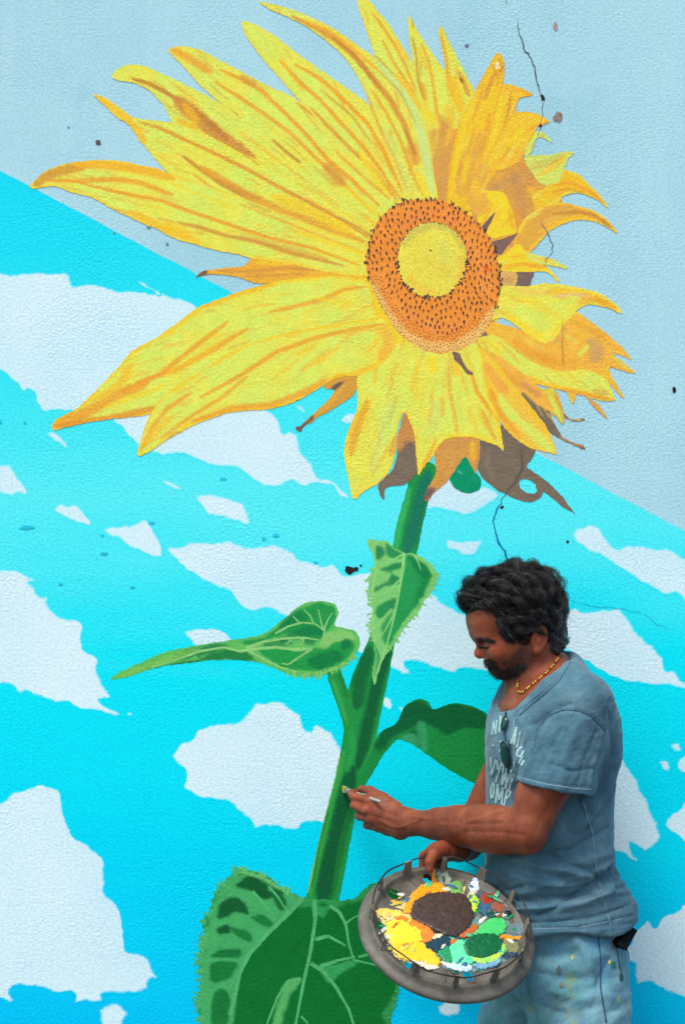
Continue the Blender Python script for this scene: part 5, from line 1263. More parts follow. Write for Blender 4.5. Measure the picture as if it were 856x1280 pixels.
def cloth(name, stops, weave, rough=0.9):
    m, nt, b = new_mat(name)
    pos = world_pos(nt)
    n1 = N(nt, 'ShaderNodeTexNoise', Scale=9.0, Detail=6.0, Roughness=0.65); L(nt, pos, n1.inputs[0])
    mp = N(nt, 'ShaderNodeMapping'); mp.inputs['Scale'].default_value = (1, 1, .25); L(nt, pos, mp.inputs[0])
    n2 = N(nt, 'ShaderNodeTexNoise', Scale=weave, Detail=2.0); L(nt, mp.outputs[0], n2.inputs[0])
    c = ramp(nt, n1.outputs[0], stops)
    c = wear(nt, c, n2.outputs[0])
    L(nt, c, b.inputs['Base Color'])
    b.inputs['Roughness'].default_value = rough
    b.inputs['Specular IOR Level'].default_value = .15
    b.inputs['Sheen Weight'].default_value = 0.15
    mp2 = N(nt, 'ShaderNodeMapping'); mp2.inputs['Scale'].default_value = (.55, .55, 1.6); mp2.inputs['Rotation'].default_value = (0, .25, 0); L(nt, pos, mp2.inputs[0])
    n5 = N(nt, 'ShaderNodeTexNoise', Scale=34.0, Detail=3.0, Distortion=.8); L(nt, mp2.outputs[0], n5.inputs[0])
    bp0 = N(nt, 'ShaderNodeBump', Strength=.22, Distance=.010); L(nt, n5.outputs[0], bp0.inputs['Height'])
    bp = N(nt, 'ShaderNodeBump', Strength=.5, Distance=.0014); L(nt, n2.outputs[0], bp.inputs['Height']); L(nt, bp0.outputs[0], bp.inputs['Normal']); L(nt, bp.outputs[0], b.inputs['Normal'])
    return m, nt, b, c
M_SHIRT = cloth('faded_blue_cotton', [(.3, alb((56, 92, 107))), (.5, alb((76, 114, 128))), (.72, alb((104, 138, 147)))], 380)[0]
tee = link('t_shirt', mesh_np('t_shirt', sv, sf, smooth=True), M_SHIRT, person)

def on_surface(bvh, pts, off=.0008):
    out = []
    for u, v in pts:
        h, n = hit(bvh, u, v)
        if h is None: continue
        out.append(np.array(h + n * (off if n.y < 0.3 else -off)))
    return out

def seam(bvh, pts, name, mat, parent, r=.0009, off=.0002, step=4):
    q = on_surface(bvh, resample(np.array(pts, float), step, closed=False), off)
    if len(q) < 3: return None
    q2 = [q[0]]
    for a in q[1:]:
        if np.linalg.norm(a - q2[-1]) < .06: q2.append(a)
    if len(q2) < 3: return None
    v, f = tube(q2, r, 5)
    return link(name, mesh_np(name, v, f, smooth=True), mat, parent)
M_SEAM = simple('pale_seam', (132, 162, 174), .9)
M_SEAMD = simple('dark_seam', (58, 88, 108), .9)
seam(bvh_s, [(668,926),(672,908),(684,895),(704,887),(722,888),(738,895),(755,914)], 'seam', M_SEAMD, tee, .0012)
seam(bvh_s, [(728,1002),(740,1040),(745,1085),(752,1120),(764,1160)], 'seam', M_SEAM, tee, .0010)
seam(bvh_s, [(646,971),(680,980),(718,986),(737,987)], 'seam', M_SEAM, tee, .0008)
seam(bvh_s, [(612,1160),(660,1161),(720,1160),(780,1148)], 'seam', M_SEAM, tee, .0008)
seam(bvh_s, [(713,828),(708,836),(699,850),(687,862),(674,873),(660,884),(649,894)], 'collar', M_SEAMD, tee, .0016, .0002)
seam(bvh_s, [(646,896),(642,900),(641,925),(642,950),(644,970)], 'placket_seam', M_SEAM, tee, .0010)
seam(bvh_s, [(629,858),(632,870),(636,884)], 'collar', M_SEAMD, tee, .0020, .0004)

# faded print on the chest, one letter after another
M_PRINT = simple('cracked_print', (152, 184, 182), .9, 0, 300, .24, big=260)
def letter(strokes, w, name='letter'):
    parts = []
    for st in strokes:
        q = resample(np.array(st, float), 1.6, closed=False)
        d = np.gradient(q, axis=0); d /= np.maximum(np.hypot(d[:, 0], d[:, 1]), 1e-6)[:, None]
        n = np.stack([-d[:, 1], d[:, 0]], -1) * w * 1.25 / 2
        A, B = [], []
        for (x, y), (nx, ny) in zip(q, n):
            ha, na = hit(bvh_s, x + nx, y + ny); hb, nb = hit(bvh_s, x - nx, y - ny)
            if ha is None or hb is None or (ha - hb).length > .02: continue
            A.append(np.array(ha) + np.array(na) * .0009); B.append(np.array(hb) + np.array(nb) * .0009)
        if len(A) < 2: continue
        m = len(A)
        parts.append((np.array(A + B), [(i, i + 1, m + i + 1, m + i) for i in range(m - 1)]))
    if parts:
        v, f = join(parts)
        link(name, mesh_np(name, v, f), M_PRINT, tee)
def ring(u, v, rx, ry, rot=0, n=14):
    return [(u + rx * math.cos(t) * math.cos(rot) - ry * math.sin(t) * math.sin(rot), v + rx * math.cos(t) * math.sin(rot) + ry * math.sin(t) * math.cos(rot)) for t in np.linspace(0, 2 * math.pi, n)]
letter([[(615, 919), (617, 902)], [(617, 902), (619.5, 918)], [(619.5, 918), (621, 900)]], 1.7)
letter([[(624, 915), (626, 895)]], 2.2)
letter([[(638, 930), (645, 909)], [(645, 909), (642, 931)], [(640, 923), (643.5, 924)]], 2.0)
letter([[(650, 914), (645, 935)]], 2.0)
letter([ring(650, 940, 3.6, 6.2, .45), [(653, 945), (648, 954)]], 2.2)
letter([[(655, 950), (651, 957)]], 2.4)
letter([[(613.4, 946), (614.6, 969)], [(619.5, 949), (614.6, 969)]], 2.0)
letter([[(621, 950), (622.4, 962)], [(627, 953), (619.5, 978)]], 2.0)
letter([[(629, 955), (627.6, 981)], [(627.6, 981), (633.5, 960)], [(633.5, 960), (631.5, 986)], [(631.5, 986), (639, 962)]], 2.0)
letter([[(640, 966), (636, 990)], [(640, 966), (643, 969), (639, 978)]], 1.8)
letter([ring(615.6, 988, 1.8, 10, .1)], 1.7)
letter([[(619.5, 1004), (622, 980)], [(622, 980), (623.6, 1000)], [(623.6, 1000), (628.6, 984)], [(628.6, 984), (627, 1006)]], 1.8)
letter([[(630, 1007), (634, 986)], [(634, 986), (638, 989), (637, 994), (632.5, 998)]], 1.9)
for u, v in ((616.5, 931.5), (625.6, 926.6), (625, 938), (632, 931)):
    letter([[(u - 1.4, v), (u + 1.4, v)], [(u, v - 1.6), (u, v + 1.6)]], 1.0, 'star')

# ---- jeans
jv, jf = nets(jeans, (xf - .13, -.47, .035), (H(800, 0)[0], -.04, H(0, 1124)[2]), .0055)
jv = relax(jv, jf, 1, .4)
bvh_j = bvh_of(jv, jf)
JF = [([(665,1185),(690,1195),(720,1192)], -.004, .010), ([(670,1215),(700,1225),(740,1222)], -.003, .012), ([(690,1240),(720,1250),(760,1246)], .003, .012), ([(675,1260),(705,1268)], -.0035, .009), ([(760,1200),(745,1230),(740,1262)], -.003, .010), ([(720,1175),(735,1200),(742,1240)], .003, .010), ([(655,1215),(660,1245),(668,1275)], -.004, .008)]
jv = creases(jv, jf, JF, bvh_j)
jn = normals(jv, jf)
ju, jw = project(jv)
jv = jv + jn * ((fbm(jv[:, 0] * 22 + jv[:, 1] * 13, jv[:, 2] * 16, 3) - .5) * .008 + (fbm((ju * .5 + jw) * .05, (jw * .3 - ju) * .018, 4) - .5) * .016)[:, None]
bvh_j = bvh_of(jv, jf)
M_JEANS, nt, b, base = cloth('washed_denim', [(.3, alb((74, 124, 142))), (.5, alb((98, 146, 158))), (.72, alb((124, 166, 172)))], 300)
pos = world_pos(nt)
for k, (cc, sc, th) in enumerate((((40, 124, 92), 9, .66), ((150, 150, 70), 22, .72), ((84, 84, 80), 14, .67), ((60, 124, 160), 8, .64))):
    n = N(nt, 'ShaderNodeTexNoise', Scale=float(sc), Detail=3.0, Roughness=.6)
    mp = N(nt, 'ShaderNodeMapping'); mp.inputs['Location'].default_value = (3.7 * k + .4, 1.3 * k, 2.9 * k); L(nt, pos, mp.inputs[0]); L(nt, mp.outputs[0], n.inputs[0])
    r = ramp(nt, n.outputs[0], [(th - .12, (0, 0, 0)), (th + .06, (.6, .6, .6))])
    base = mixc(nt, r, base, tuple(alb(cc)))
L(nt, base, b.inputs['Base Color'])
jn_o = link('jeans', mesh_np('jeans', jv, jf, smooth=True), M_JEANS, person)
M_STITCH = simple('dark_denim_seam', (48, 74, 92), .9)
seam(bvh_j, [(747,1170),(750,1200),(750,1235),(757,1278)], 'seam', M_STITCH, jn_o, .0016, .0004)
seam(bvh_j, [(769,1176),(772,1200),(777,1222)], 'seam', M_STITCH, jn_o, .0016, .0004)
def stain(u, v, rx, ry, c, rough=.5):
    n = 16; q = []
    for i in range(n):
        a = 2 * math.pi * i / n; r = .75 + .4 * rs.rand()
        q.append((u + rx * .8 * r * math.cos(a), v + ry * r * math.sin(a)))
    pts = on_surface(bvh_j, q, .0009); c0 = on_surface(bvh_j, [(u, v)], .0014)
    if len(pts) < n or not c0: return
    m = len(pts)
    link('paint_stain', mesh_np('paint_stain', np.array(pts + c0), [(i, (i + 1) % m, m) for i in range(m)], smooth=True), simple('dried_paint', c, rough, 0, 200, .3), jn_o)
for u, v, rx, ry, c in ((715,1196,3,4,(150,150,90)), (698,1212,3,6,(96,104,100)), (701,1232,4,4,(76,84,82)), (766,1206,4,5,(52,118,92)), (761,1203,2,2.4,(190,180,60)), (776,1222,3,7,(44,62,60)), (772,1250,2,5,(130,156,84))):
    stain(u, v, rx, ry, c)
# dark pouch tucked under the hem at the back
V4 = [H(758, 1163, .122), H(784, 1152, .065), H(789, 1155, .065), H(782, 1162, .080), H(769, 1173, .122), H(763, 1170, .126)]
V4 = np.array(V4); V5 = V4 + np.array([-.012, .03, 0])
n = len(V4)
link('belt_pouch', mesh_np('belt_pouch', np.vstack([V4, V5]), [tuple(range(n - 1, -1, -1)), tuple(range(n, 2 * n))] + [(i, (i + 1) % n, n + (i + 1) % n, n + i) for i in range(n)]), simple('black_leather', (14, 15, 18), .85, .3, 200, .12, .1), person)

# ---- shoes
def shoe(p, a):
    d = chain(p, [a + np.array([.03, 0, -.035]), a + np.array([-.06, 0, -.035]), a + np.array([-.155, 0, -.045])], [.040, .043, .032], .03)
    d = smin(d, cone(p, a + np.array([0, 0, .02]), a + np.array([0, 0, -.02]), .046, .045), .03)
    return smax(d, .004 - p[:, 2], .006)
M_SHOE = simple('worn_canvas', (120, 108, 96), .85, .4, 300)
for a in (NA, FA):
    v_, f_ = nets(lambda p: shoe(p, a), a + np.array([-.22, -.07, -.08]), a + np.array([.1, .07, .07]), .005)
    link('shoe', mesh_np('shoe', v_, f_, smooth=True), M_SHOE, person)

# ---- hair, beard and brows: many fine strands
def strand_mat(name, rough=.4):
    m, nt, b = new_mat(name)
    a = N(nt, 'ShaderNodeAttribute', attribute_name='paint')
    L(nt, a.outputs[0], b.inputs['Base Color'])
    b.inputs['Roughness'].default_value = rough
    b.inputs['Specular IOR Level'].default_value = .36
    return m
M_HAIR = strand_mat('dark_wavy_hair')

def strands_mesh(name, polys, rads, cols, sides=3):
    """polys: (n, m, 3) -> one mesh of thin tapered tubes"""
    Q = np.asarray(polys); n, m, _ = Q.shape
    T = np.gradient(Q, axis=1); T /= np.maximum(np.linalg.norm(T, axis=2), 1e-9)[..., None]
    A = np.cross(T, np.array([.2, .93, .3])); A /= np.maximum(np.linalg.norm(A, axis=2), 1e-9)[..., None]
    B = np.cross(T, A)
    th = np.linspace(0, 2 * np.pi, sides, endpoint=False)
    tap = np.linspace(1, .25, m)[None, :, None, None] * np.asarray(rads)[:, None, None, None]
    V = Q[:, :, None] + tap * (A[:, :, None] * np.cos(th)[:, None] + B[:, :, None] * np.sin(th)[:, None])
    V = V.reshape(-1, 3)
    base = (np.arange(n) * m * sides)[:, None, None] + (np.arange(m - 1) * sides)[None, :, None]
    j = np.arange(sides); k = (j + 1) % sides
    F = np.stack([base + j, base + k, base + sides + k, base + sides + j], -1).reshape(-1, 4)
    C = np.repeat(np.asarray(cols), m * sides, 0)
    return mesh_np(name, V, F, smooth=True, col=C)

def grad(fn, p, e=.001):
    g = np.stack([fn(p + np.eye(3)[i] * e) - fn(p - np.eye(3)[i] * e) for i in range(3)], -1)
    return g / np.maximum(np.linalg.norm(g, axis=1), 1e-9)[:, None]

rh = np.random.RandomState(3)
def half(p):
    """side-view pixel of a point, as if it lay on the middle plane"""
    q = p.copy(); q[:, 1] = YB; return project(q)
HAIRP = np.array([(583,767),(590,763),(602,762),(611,767),(616,780),(620,794),(630,800),(642,803),(650,800),(656,792),(664,786),(675,790),(679,806),(684,818),(694,820),(712,800),(716,760),(705,725),(670,698),(640,692),(600,700),(574,730)], float)
# scalp cap under the strands
def cap(p):
    q = p.copy(); q[:, 1] = YB - np.abs(p[:, 1] - YB)
    d = smin(cranium(q) - .004, cone(q, H(668, 780), H(682, 808), .068, .050), .02)
    d = d + .004 * np.sin(p[:, 0] * 140 + 3 * np.sin(p[:, 2] * 60)) * np.sin(p[:, 2] * 120 + p[:, 1] * 90)
    u, v = half(p)
    ins = inside(HAIRP, u, v); dd = near_on(HAIRP, u, v)[0] * PX
    return smax(d, np.where(ins, -dd, dd), .006)
v_, f_ = nets(cap, (H(570, 0)[0], YB - .11, H(0, 826)[2]), (H(722, 0)[0], YB + .11, H(0, 690)[2]), .0032)
hair = link('hair', mesh_np('hair', v_, f_, smooth=True, col=np.repeat(np.array([[.010, .009, .009]]), len(v_), 0)), M_HAIR, person)

# roots spread over the scalp
R = []
while len(R) < 1150:
    d = rh.normal(size=(4000, 3)); d /= np.linalg.norm(d, axis=1)[:, None]
    p = H(645, 768) + d * np.array([.115, .09, .105])
    for _ in range(4): p = p - cranium(p)[:, None] * grad(cranium, p)
    u, v = half(p)
    k = inside(HAIRP, u, v)
    R += list(p[k][:, :])
R = np.array(R[:1150])
low = []
while len(low) < 260:                                                     # nape
    p = np.stack([rh.uniform(H(668, 0)[0], H(700, 0)[0], 400), YB + rh.uniform(-.075, .075, 400), rh.uniform(H(0, 818)[2], H(0, 785)[2], 400)], -1)
    f = lambda q: cone(q, H(668, 780), H(682, 808), .066, .048)
    for _ in range(4): p = p - f(p)[:, None] * grad(f, p)
    u, v = half(p); low += list(p[inside(HAIRP, u, v) & (u > 672)])
R = np.vstack([R, np.array(low[:260])])
KEEP = np.array([(560,768),(586,769),(604,766),(613,772),(618,788),(626,800),(644,807),(656,806),(656,835),(600,850),(560,820)], float)
EARP = np.array([(660,795),(668,789),(676,795),(676,808),(670,815),(662,812)], float)

def grow_hair(R, NS, M, length, curl, turns, lift, hm, spread, rad, jitter):
    """wavy locks: every root gets a path over the skull, every path a bundle of strands"""
    n = len(R)
    nrm = grad(cranium, R)
    u0, v0 = half(R)
    front = np.clip((625 - u0) / 40, 0, 1); back = np.clip((u0 - 655) / 40, 0, 1)
    side = np.sign(R[:, 1] - YB + 1e-6)
    cell = lambda k: (fbm(u0 * .055 + k, v0 * .055 + 2 * k + R[:, 1] * 25, 2) - .5)
    flow = np.stack([.9 - .45 * back, .25 * side, -.12 + .35 * front - .8 * back - .25 * np.abs(R[:, 1] - YB) / .08], -1)
    flow += 1.5 * np.stack([cell(1), cell(5), cell(9)], -1) + rh.normal(0, jitter, flow.shape)
    flow -= (flow * nrm).sum(1)[:, None] * nrm
    flow /= np.maximum(np.linalg.norm(flow, axis=1), 1e-6)[:, None]
    D = nrm * rh.uniform(*lift, n)[:, None] + flow
    D /= np.linalg.norm(D, axis=1)[:, None]
    Lk = rh.uniform(*length, n) * (1 - .3 * back)
    ph = 14 * cell(13) + rh.normal(0, .8, n); fr = rh.uniform(*turns, n); cr = rh.uniform(*curl, n)
    hmax = rh.uniform(*hm, n) + .005 * front
    P0 = R.copy(); path = [P0.copy()]
    for s_ in range(M - 1):
        D = D + np.array([0, 0, -1.0]) * (.03 + .07 * back)[:, None] + flow * .12
        g_ = grad(cranium, P0); dd = cranium(P0)
        D += g_ * np.clip((.008 - dd) / .008, 0, 1)[:, None] * .9 - g_ * np.clip((dd - hmax) / .01, 0, 1.2)[:, None] * .7
        D /= np.linalg.norm(D, axis=1)[:, None]
        P0 = P0 + D * (Lk / (M - 1))[:, None]
        path.append(P0.copy())
    path = np.stack(path, 1)
    T = np.gradient(path, axis=1); T /= np.linalg.norm(T, axis=2)[..., None]
    A = np.cross(T, nrm[:, None]); A /= np.maximum(np.linalg.norm(A, axis=2), 1e-9)[..., None]
    B = np.cross(T, A)
    t = np.linspace(0, 1, M)[None]
    w = ph[:, None] + t * fr[:, None] * 6.28
    path = path + (A * np.cos(w)[..., None] + .7 * B * np.sin(w)[..., None]) * (cr[:, None] * np.minimum(t * 2.5, 1))[..., None]
    grey = np.clip((u0 - 655) / 45, 0, 1) * np.clip((v0 - 745) / 40, 0, 1)
    polys, rads, cols = [], [], []
    for k in range(NS):
        o = rh.normal(0, spread, (n, 1, 3)) * (1 - .5 * t[..., None] ** 1.3) + rh.normal(0, .0004, (n, M, 3))
        wv_ = A * (np.sin(w * 1.3 + rh.normal(0, 1.2, (n, 1))) * .0018)[..., None] * t[..., None]
        q = path + o + wv_
        pu, pv = project(q)
        bad = np.maximum.accumulate(inside(KEEP, pu, pv) | inside(EARP, pu, pv), axis=1)
        for j in range(1, M):
            q[bad[:, j], j] = q[bad[:, j], j - 1] + (q[bad[:, j], j - 1] - q[bad[:, j], max(j - 2, 0)]) * .02
        polys.append(q); rads.append(rh.uniform(*rad, n))
        gk = (rh.rand(n) < .035 + .75 * grey)[:, None]
        c = np.array([.0105, .0092, .0086]) * rh.uniform(.5, 2.0, (n, 1))
        cols.append(np.where(gk, np.array([.15, .155, .16]) * rh.uniform(.5, 1.3, (n, 1)), c))
    return np.concatenate(polys), np.concatenate(rads), np.concatenate(cols)

short = grow_hair(R, 5, 14, (.035, .065), (.002, .005), (.8, 1.4), (.3, .5), (.002, .008), .0024, (.0003, .0006), .12)
big = np.vstack([R[rh.choice(1150, 210, False)], R[1150:][rh.choice(260, 40, False)]])
longer = grow_hair(big, 48, 14, (.080, .135), (.005, .0105), (.6, 1.15), (.3, .8), (.003, .016), .0038, (.00022, .00042), .15)
stray = grow_hair(R[rh.choice(1150, 170, False)], 1, 14, (.05, .10), (.005, .014), (.8, 1.8), (.6, 1.3), (.010, .030), .002, (.00026, .00036), .4)
hp, hr, hc = [np.concatenate([short[i], longer[i], stray[i]]) for i in range(3)]
link('locks', strands_mesh('locks', hp, hr, hc), M_HAIR, hair)['kind'] = 'stuff'

def short_hair(name, poly, n, length, rad, direc, colr, greyfn=None, lift=.35, jit=.35, near=None):
    poly = np.array(poly, float)
    out, cl, rd = [], [], []
    lo, hi = poly.min(0), poly.max(0)
    tries = 0
    while len(out) < n and tries < n * 14:
        tries += 1
        u, v = rh.uniform(lo[0], hi[0]), rh.uniform(lo[1], hi[1])
        if not inside(poly, np.array([u]), np.array([v]))[0]: continue
        p = H(u, v)
        sg = (-1 if rh.rand() < .6 else 1) if near is None else (-1 if near else 1)
        r = bvh_head.ray_cast(Vector((p[0], YB + sg * .25, p[2])), Vector((0, -sg, 0)))
        if r[0] is None or abs(r[0].y - YB) > .1: continue
        nn_ = np.array(r[1])
        d = np.array(direc) + nn_ * lift + rh.normal(0, jit, 3); d /= np.linalg.norm(d)
        ln = length * rh.uniform(.6, 1.3)
        a = np.array(r[0])
        bnd = np.array([0, 0, -.25]) + rh.normal(0, .2, 3)
        out.append([a - nn_ * .001, a + d * ln * .35, a + d * ln * .7 + bnd * ln * .12, a + d * ln + bnd * ln * .3])
        gk = greyfn is not None and rh.rand() < greyfn(u, v)
        cl.append(np.array([.17, .165, .16]) * rh.uniform(.5, 1.2) if gk else np.array(colr) * rh.uniform(.6, 1.6)); rd.append(rad * rh.uniform(.7, 1.2))
    o = link(name, strands_mesh(name, np.array(out), np.array(rd), np.array(cl)), M_HAIR, person)
    return o
DK = (.014, .012, .011)
short_hair('beard', [(609,832),(616,830),(626,835),(638,831),(650,826),(656,829),(652,837),(643,844),(630,849),(618,848),(612,841)], 2300, .0062, .00032, (-.25, 0, -.95), (.009, .008, .0075), lambda u, v: np.clip((u - 640) / 40, .03, .45), .35)
short_hair('stubble', [(622,829),(632,822),(640,812),(645,803),(655,799),(662,806),(664,822),(660,832),(650,836),(636,836)], 2200, .0038, .00026, (-.3, 0, -.9), DK, lambda u, v: np.clip((u - 632) / 30, .1, .55), .3)
short_hair('moustache', [(602,825),(609,822),(616,825),(621,832),(617,837),(608,833)], 850, .0072, .00032, (-.2, 0, -.9), (.009, .008, .0075), lambda u, v: .05, .35)
for nr in (True, False):
    short_hair('eyebrow', [(592,795),(598,794),(607,796),(614,800),(613,803),(604,800),(595,799)], 420, .008, .00045, (.75, 0, -.35), DK, None, .22, .18, nr)
    short_hair('eyelash', [(598,807),(603,808),(609,807),(609,809),(603,810),(598,809)], 110, .0055, .00035, (-.7, 0, -.5), (.008, .007, .007), None, .5, .2, nr)

ah, ac = [], []
bvh_arm = bvh_of(lv, lf_)
while len(ah) < 520:
    u, v = rh.uniform(512, 650), rh.uniform(1014, 1060)
    h_, n_ = hit(bvh_arm, u, v)
    if h_ is None: continue
    nn_ = np.array(n_); a = np.array(h_)
    d = np.array([-.8, .1, -.5]) + nn_ * .25 + rh.normal(0, .3, 3); d /= np.linalg.norm(d); ln = rh.uniform(.004, .009)
    ah.append([a, a + d * ln * .4, a + d * ln * .75 + nn_ * -.0003, a + d * ln]); ac.append((.02, .012, .009))
link('arm_hair', strands_mesh('arm_hair', np.array(ah), np.full(len(ah), .00016), np.array(ac)), M_HAIR, person)['kind'] = 'stuff'

# ---- necklace of gold and brown beads
M_BEAD = [simple('gold_bead', (196, 148, 62), .35, 0, 200, .2, .6, .6), simple('brown_bead', (120, 70, 36), .4, 0, 200, .2)]
neck = empty('necklace', H(675, 850)); neck.parent = person; neck.location = Vector(H(675, 850)) - person.location
def uvsphere(r, n=8, m=6):
    bm = bmesh.new(); bmesh.ops.create_uvsphere(bm, u_segments=n, v_segments=m, radius=r)
    for f in bm.faces: f.smooth = True
    me = bm_mesh('bead', bm); return me
bm_a, bm_b = uvsphere(.0034), uvsphere(.0027)
bm_a.materials.append(M_BEAD[0]); bm_b.materials.append(M_BEAD[1])
cpts = resample(np.array([(702,812),(698,822),(691,833),(682,843),(671,852),(661,860),(654,866),(649,866),(647,860),(648,852)], float), 3.1, closed=False)
k = 0
for u, v in cpts:
    h_, n_ = hit(bvh_head, u, v)
    if h_ is None: continue
    for sg in (1, -1):
        if sg < 0 and u < 652: continue
        c = np.array(h_) + np.array(n_) * .002
        if sg < 0: c[1] = 2 * YB - c[1]
        o = bpy.data.objects.new('bead', (bm_a, bm_b)[k % 3 == 1]); COL.objects.link(o); o.parent = neck
        o.location = Vector(c) - Vector(H(675, 850)); k += 1
# black cord bracelet on the wrist that holds the hubcap
wd = (H(560, 1062, 0, -.290) - WRR); wd /= np.linalg.norm(wd)
a_ = np.cross(wd, [0, 0, 1]); a_ /= np.linalg.norm(a_); b_ = np.cross(wd, a_)
q = [WRR + (a_ * math.cos(x) + b_ * math.sin(x)) * .0262 for x in np.linspace(0, 2 * math.pi, 25)]
v_, f_ = tube(q, .0028, 6, False)
link('bracelet', mesh_np('bracelet', v_, f_, smooth=True), simple('black_cord', (22, 24, 28), .6), person)

# ---- sunglasses hung in the neckline
glasses = empty('sunglasses', H(633, 925, .02)); tag(glasses, 'dark green sunglasses hanging from the neck of the blue t-shirt', 'sunglasses')
M_LENS, nt, b = new_mat('green_lens'); b.inputs['Base Color'].default_value = (.006, .05, .03, 1); b.inputs['Roughness'].default_value = .12
M_FRAME = simple('dark_frame', (20, 34, 40), .3)
def lens(u, v, ru, rv, name):
    h_, n_ = hit(bvh_s, u, v)
    if h_ is None: return
    c = np.array(h_) + np.array(n_) * .006
    nn_ = np.array(n_); up = np.array([-.05, 0, 1.0]); up -= nn_ * (nn_ @ up); up /= np.linalg.norm(up); rt = np.cross(up, nn_)
    th = np.linspace(0, 2 * np.pi, 20, endpoint=False)
    VV, FF = [], []
    for k, (sc, off) in enumerate(((1, .0), (.9, .0022), (.5, .0036))):
        VV += [c + rt * ru * sc * math.cos(x) + up * rv * sc * math.sin(x) + nn_ * off for x in th]
    VV.append(c + nn_ * .004)
    for k in range(2): FF += [(20 * k + i, 20 * k + (i + 1) % 20, 20 * (k + 1) + (i + 1) % 20, 20 * (k + 1) + i) for i in range(20)]
    FF += [(40 + i, 40 + (i + 1) % 20, 60) for i in range(20)]
    o = link(name, mesh_np(name, np.array(VV), FF, smooth=True), M_LENS, glasses)
    rim = [c + rt * ru * 1.03 * math.cos(x) + up * rv * 1.03 * math.sin(x) + nn_ * .001 for x in np.linspace(0, 2 * np.pi, 25)]
    v_, f_ = tube(rim, .0014, 5, False)
    link('rim', mesh_np('rim', v_, f_, smooth=True), M_FRAME, o)
    return c
c1 = lens(632.5, 905, .0075, .0150, 'lens'); c2 = lens(633.5, 942, .0095, .0270, 'lens')
if c1 is not None and c2 is not None:
    v_, f_ = tube([c1 + np.array([0, -.002, -.015]), (c1 + c2) / 2 + np.array([0, -.006, .006]), c2 + np.array([0, -.002, .027])], .0013, 6)
    link('bridge', mesh_np('bridge', v_, f_, smooth=True), M_FRAME, glasses)
    q = on_surface(bvh_s, resample(np.array([(634,884),(633,892),(633,900)], float), 3, closed=False), .004)
    if len(q) > 1:
        v_, f_ = tube(q, .0016, 6); link('temple', mesh_np('temple', v_, f_, smooth=True), M_FRAME, glasses)
    q = on_surface(bvh_s, resample(np.array([(638,926),(638,940),(638,958),(637,965)], float), 3, closed=False), .007)
    if len(q) > 1:
        v_, f_ = tube(q, .0016, 6); link('temple', mesh_np('temple', v_, f_, smooth=True), M_FRAME, glasses)

# ------------------------------------------------------------------ paint brush
tip, end = unproj(428, 986, -.003), unproj(475, 1002, -.205)
ax = (end - tip); BL = np.linalg.norm(ax); ax /= BL
bru = empty('paint_brush', tip); tag(bru, 'small paint brush with yellow bristles held against the painted stem', 'paint brush')
bw = np.cross(ax, [0, 0, 1]); bw /= np.linalg.norm(bw); bh = np.cross(bw, ax)
def flat_tube(stations, sides=12):
    VV = []
    for d, a, b_ in stations:
        VV += [tip + ax * d + bh * a * math.cos(x) + bw * b_ * math.sin(x) for x in np.linspace(0, 2 * np.pi, sides, endpoint=False)]
    n = len(stations)
    FF = [(i * sides + j, i * sides + (j + 1) % sides, (i + 1) * sides + (j + 1) % sides, (i + 1) * sides + j) for i in range(n - 1) for j in range(sides)]
    FF += [tuple(range(sides - 1, -1, -1)), tuple(range((n - 1) * sides, n * sides))]
    return np.array(VV), FF
v_, f_ = flat_tube([(.022, .0066, .0038), (.03, .0068, .0042), (.043, .0068, .0046), (.05, .0055, .0046)])
link('ferrule', mesh_np('ferrule', v_, f_, smooth=True), simple('dull_metal', (170, 172, 168), .4, .2, 300, .15, .5, .8), bru)
v_, f_ = flat_tube([(.049, .0050, .0044), (.07, .0052, .0048), (.11, .0042, .0042), (.16, .0036, .0036), (BL - .004, .0034, .0034), (BL, .0020, .0020)])
link('handle', mesh_np('handle', v_, f_, smooth=True), simple('grey_wood', (150, 150, 140), .6, .2, 200, .25), bru)
bp_, br_, bc_ = [], [], []
for i in range(260):
    a, b_ = rs.uniform(-.0064, .0064), rs.uniform(-.0036, .0036)
    q0 = tip + ax * .024 + bh * a + bw * b_
    q1 = tip + ax * rs.uniform(.0005, .004) + bh * a * 1.15 + bw * b_ * .6
    bp_.append([q0, q0 * .66 + q1 * .34, q0 * .33 + q1 * .67, q1]); br_.append(.0006); bc_.append(alb((214, 206, 90)) * rs.uniform(.7, 1.1))
o = link('bristles', strands_mesh('bristles', np.array(bp_), np.array(br_), np.array(bc_)), strand_mat('bristle', .7), bru); o['kind'] = 'stuff'

# ------------------------------------------------------------------ hubcap used as a palette
CC = unproj(558, 1165, -.45)
TL, RO = math.radians(55.5), math.radians(10)                  # seen from 11 degrees above
wv = np.array([math.sin(RO), 0, math.cos(RO)])
e1 = np.array([math.cos(RO), 0, -math.sin(RO)])
en = math.cos(TL) * np.array([0, -1.0, 0]) + math.sin(TL) * wv
e2 = math.sin(TL) * np.array([0, 1.0, 0]) + math.cos(TL) * wv
hub = empty('hubcap', CC); tag(hub, 'old grey wheel cover smeared with wet paint, held as a palette', 'palette')
PSC = .957
def LW(x, y, h): return CC + PSC * (np.multiply.outer(x, e1) + np.multiply.outer(y, e2) + np.multiply.outer(h, en))
def to_plate(u, v, h):
    """pixel -> plate coordinates on the plane at height h"""
    o = np.array([0, -CAM_D, CAM_H]); d = np.array(P(u, v, 0)) - o
    t = ((CC + en * h * PSC - o) @ en) / (d @ en)
    q = (o + d * t - CC) / PSC
    return q @ e1, q @ e2
RL, RR = .188, .1655                                    # lip and wire-ring radius
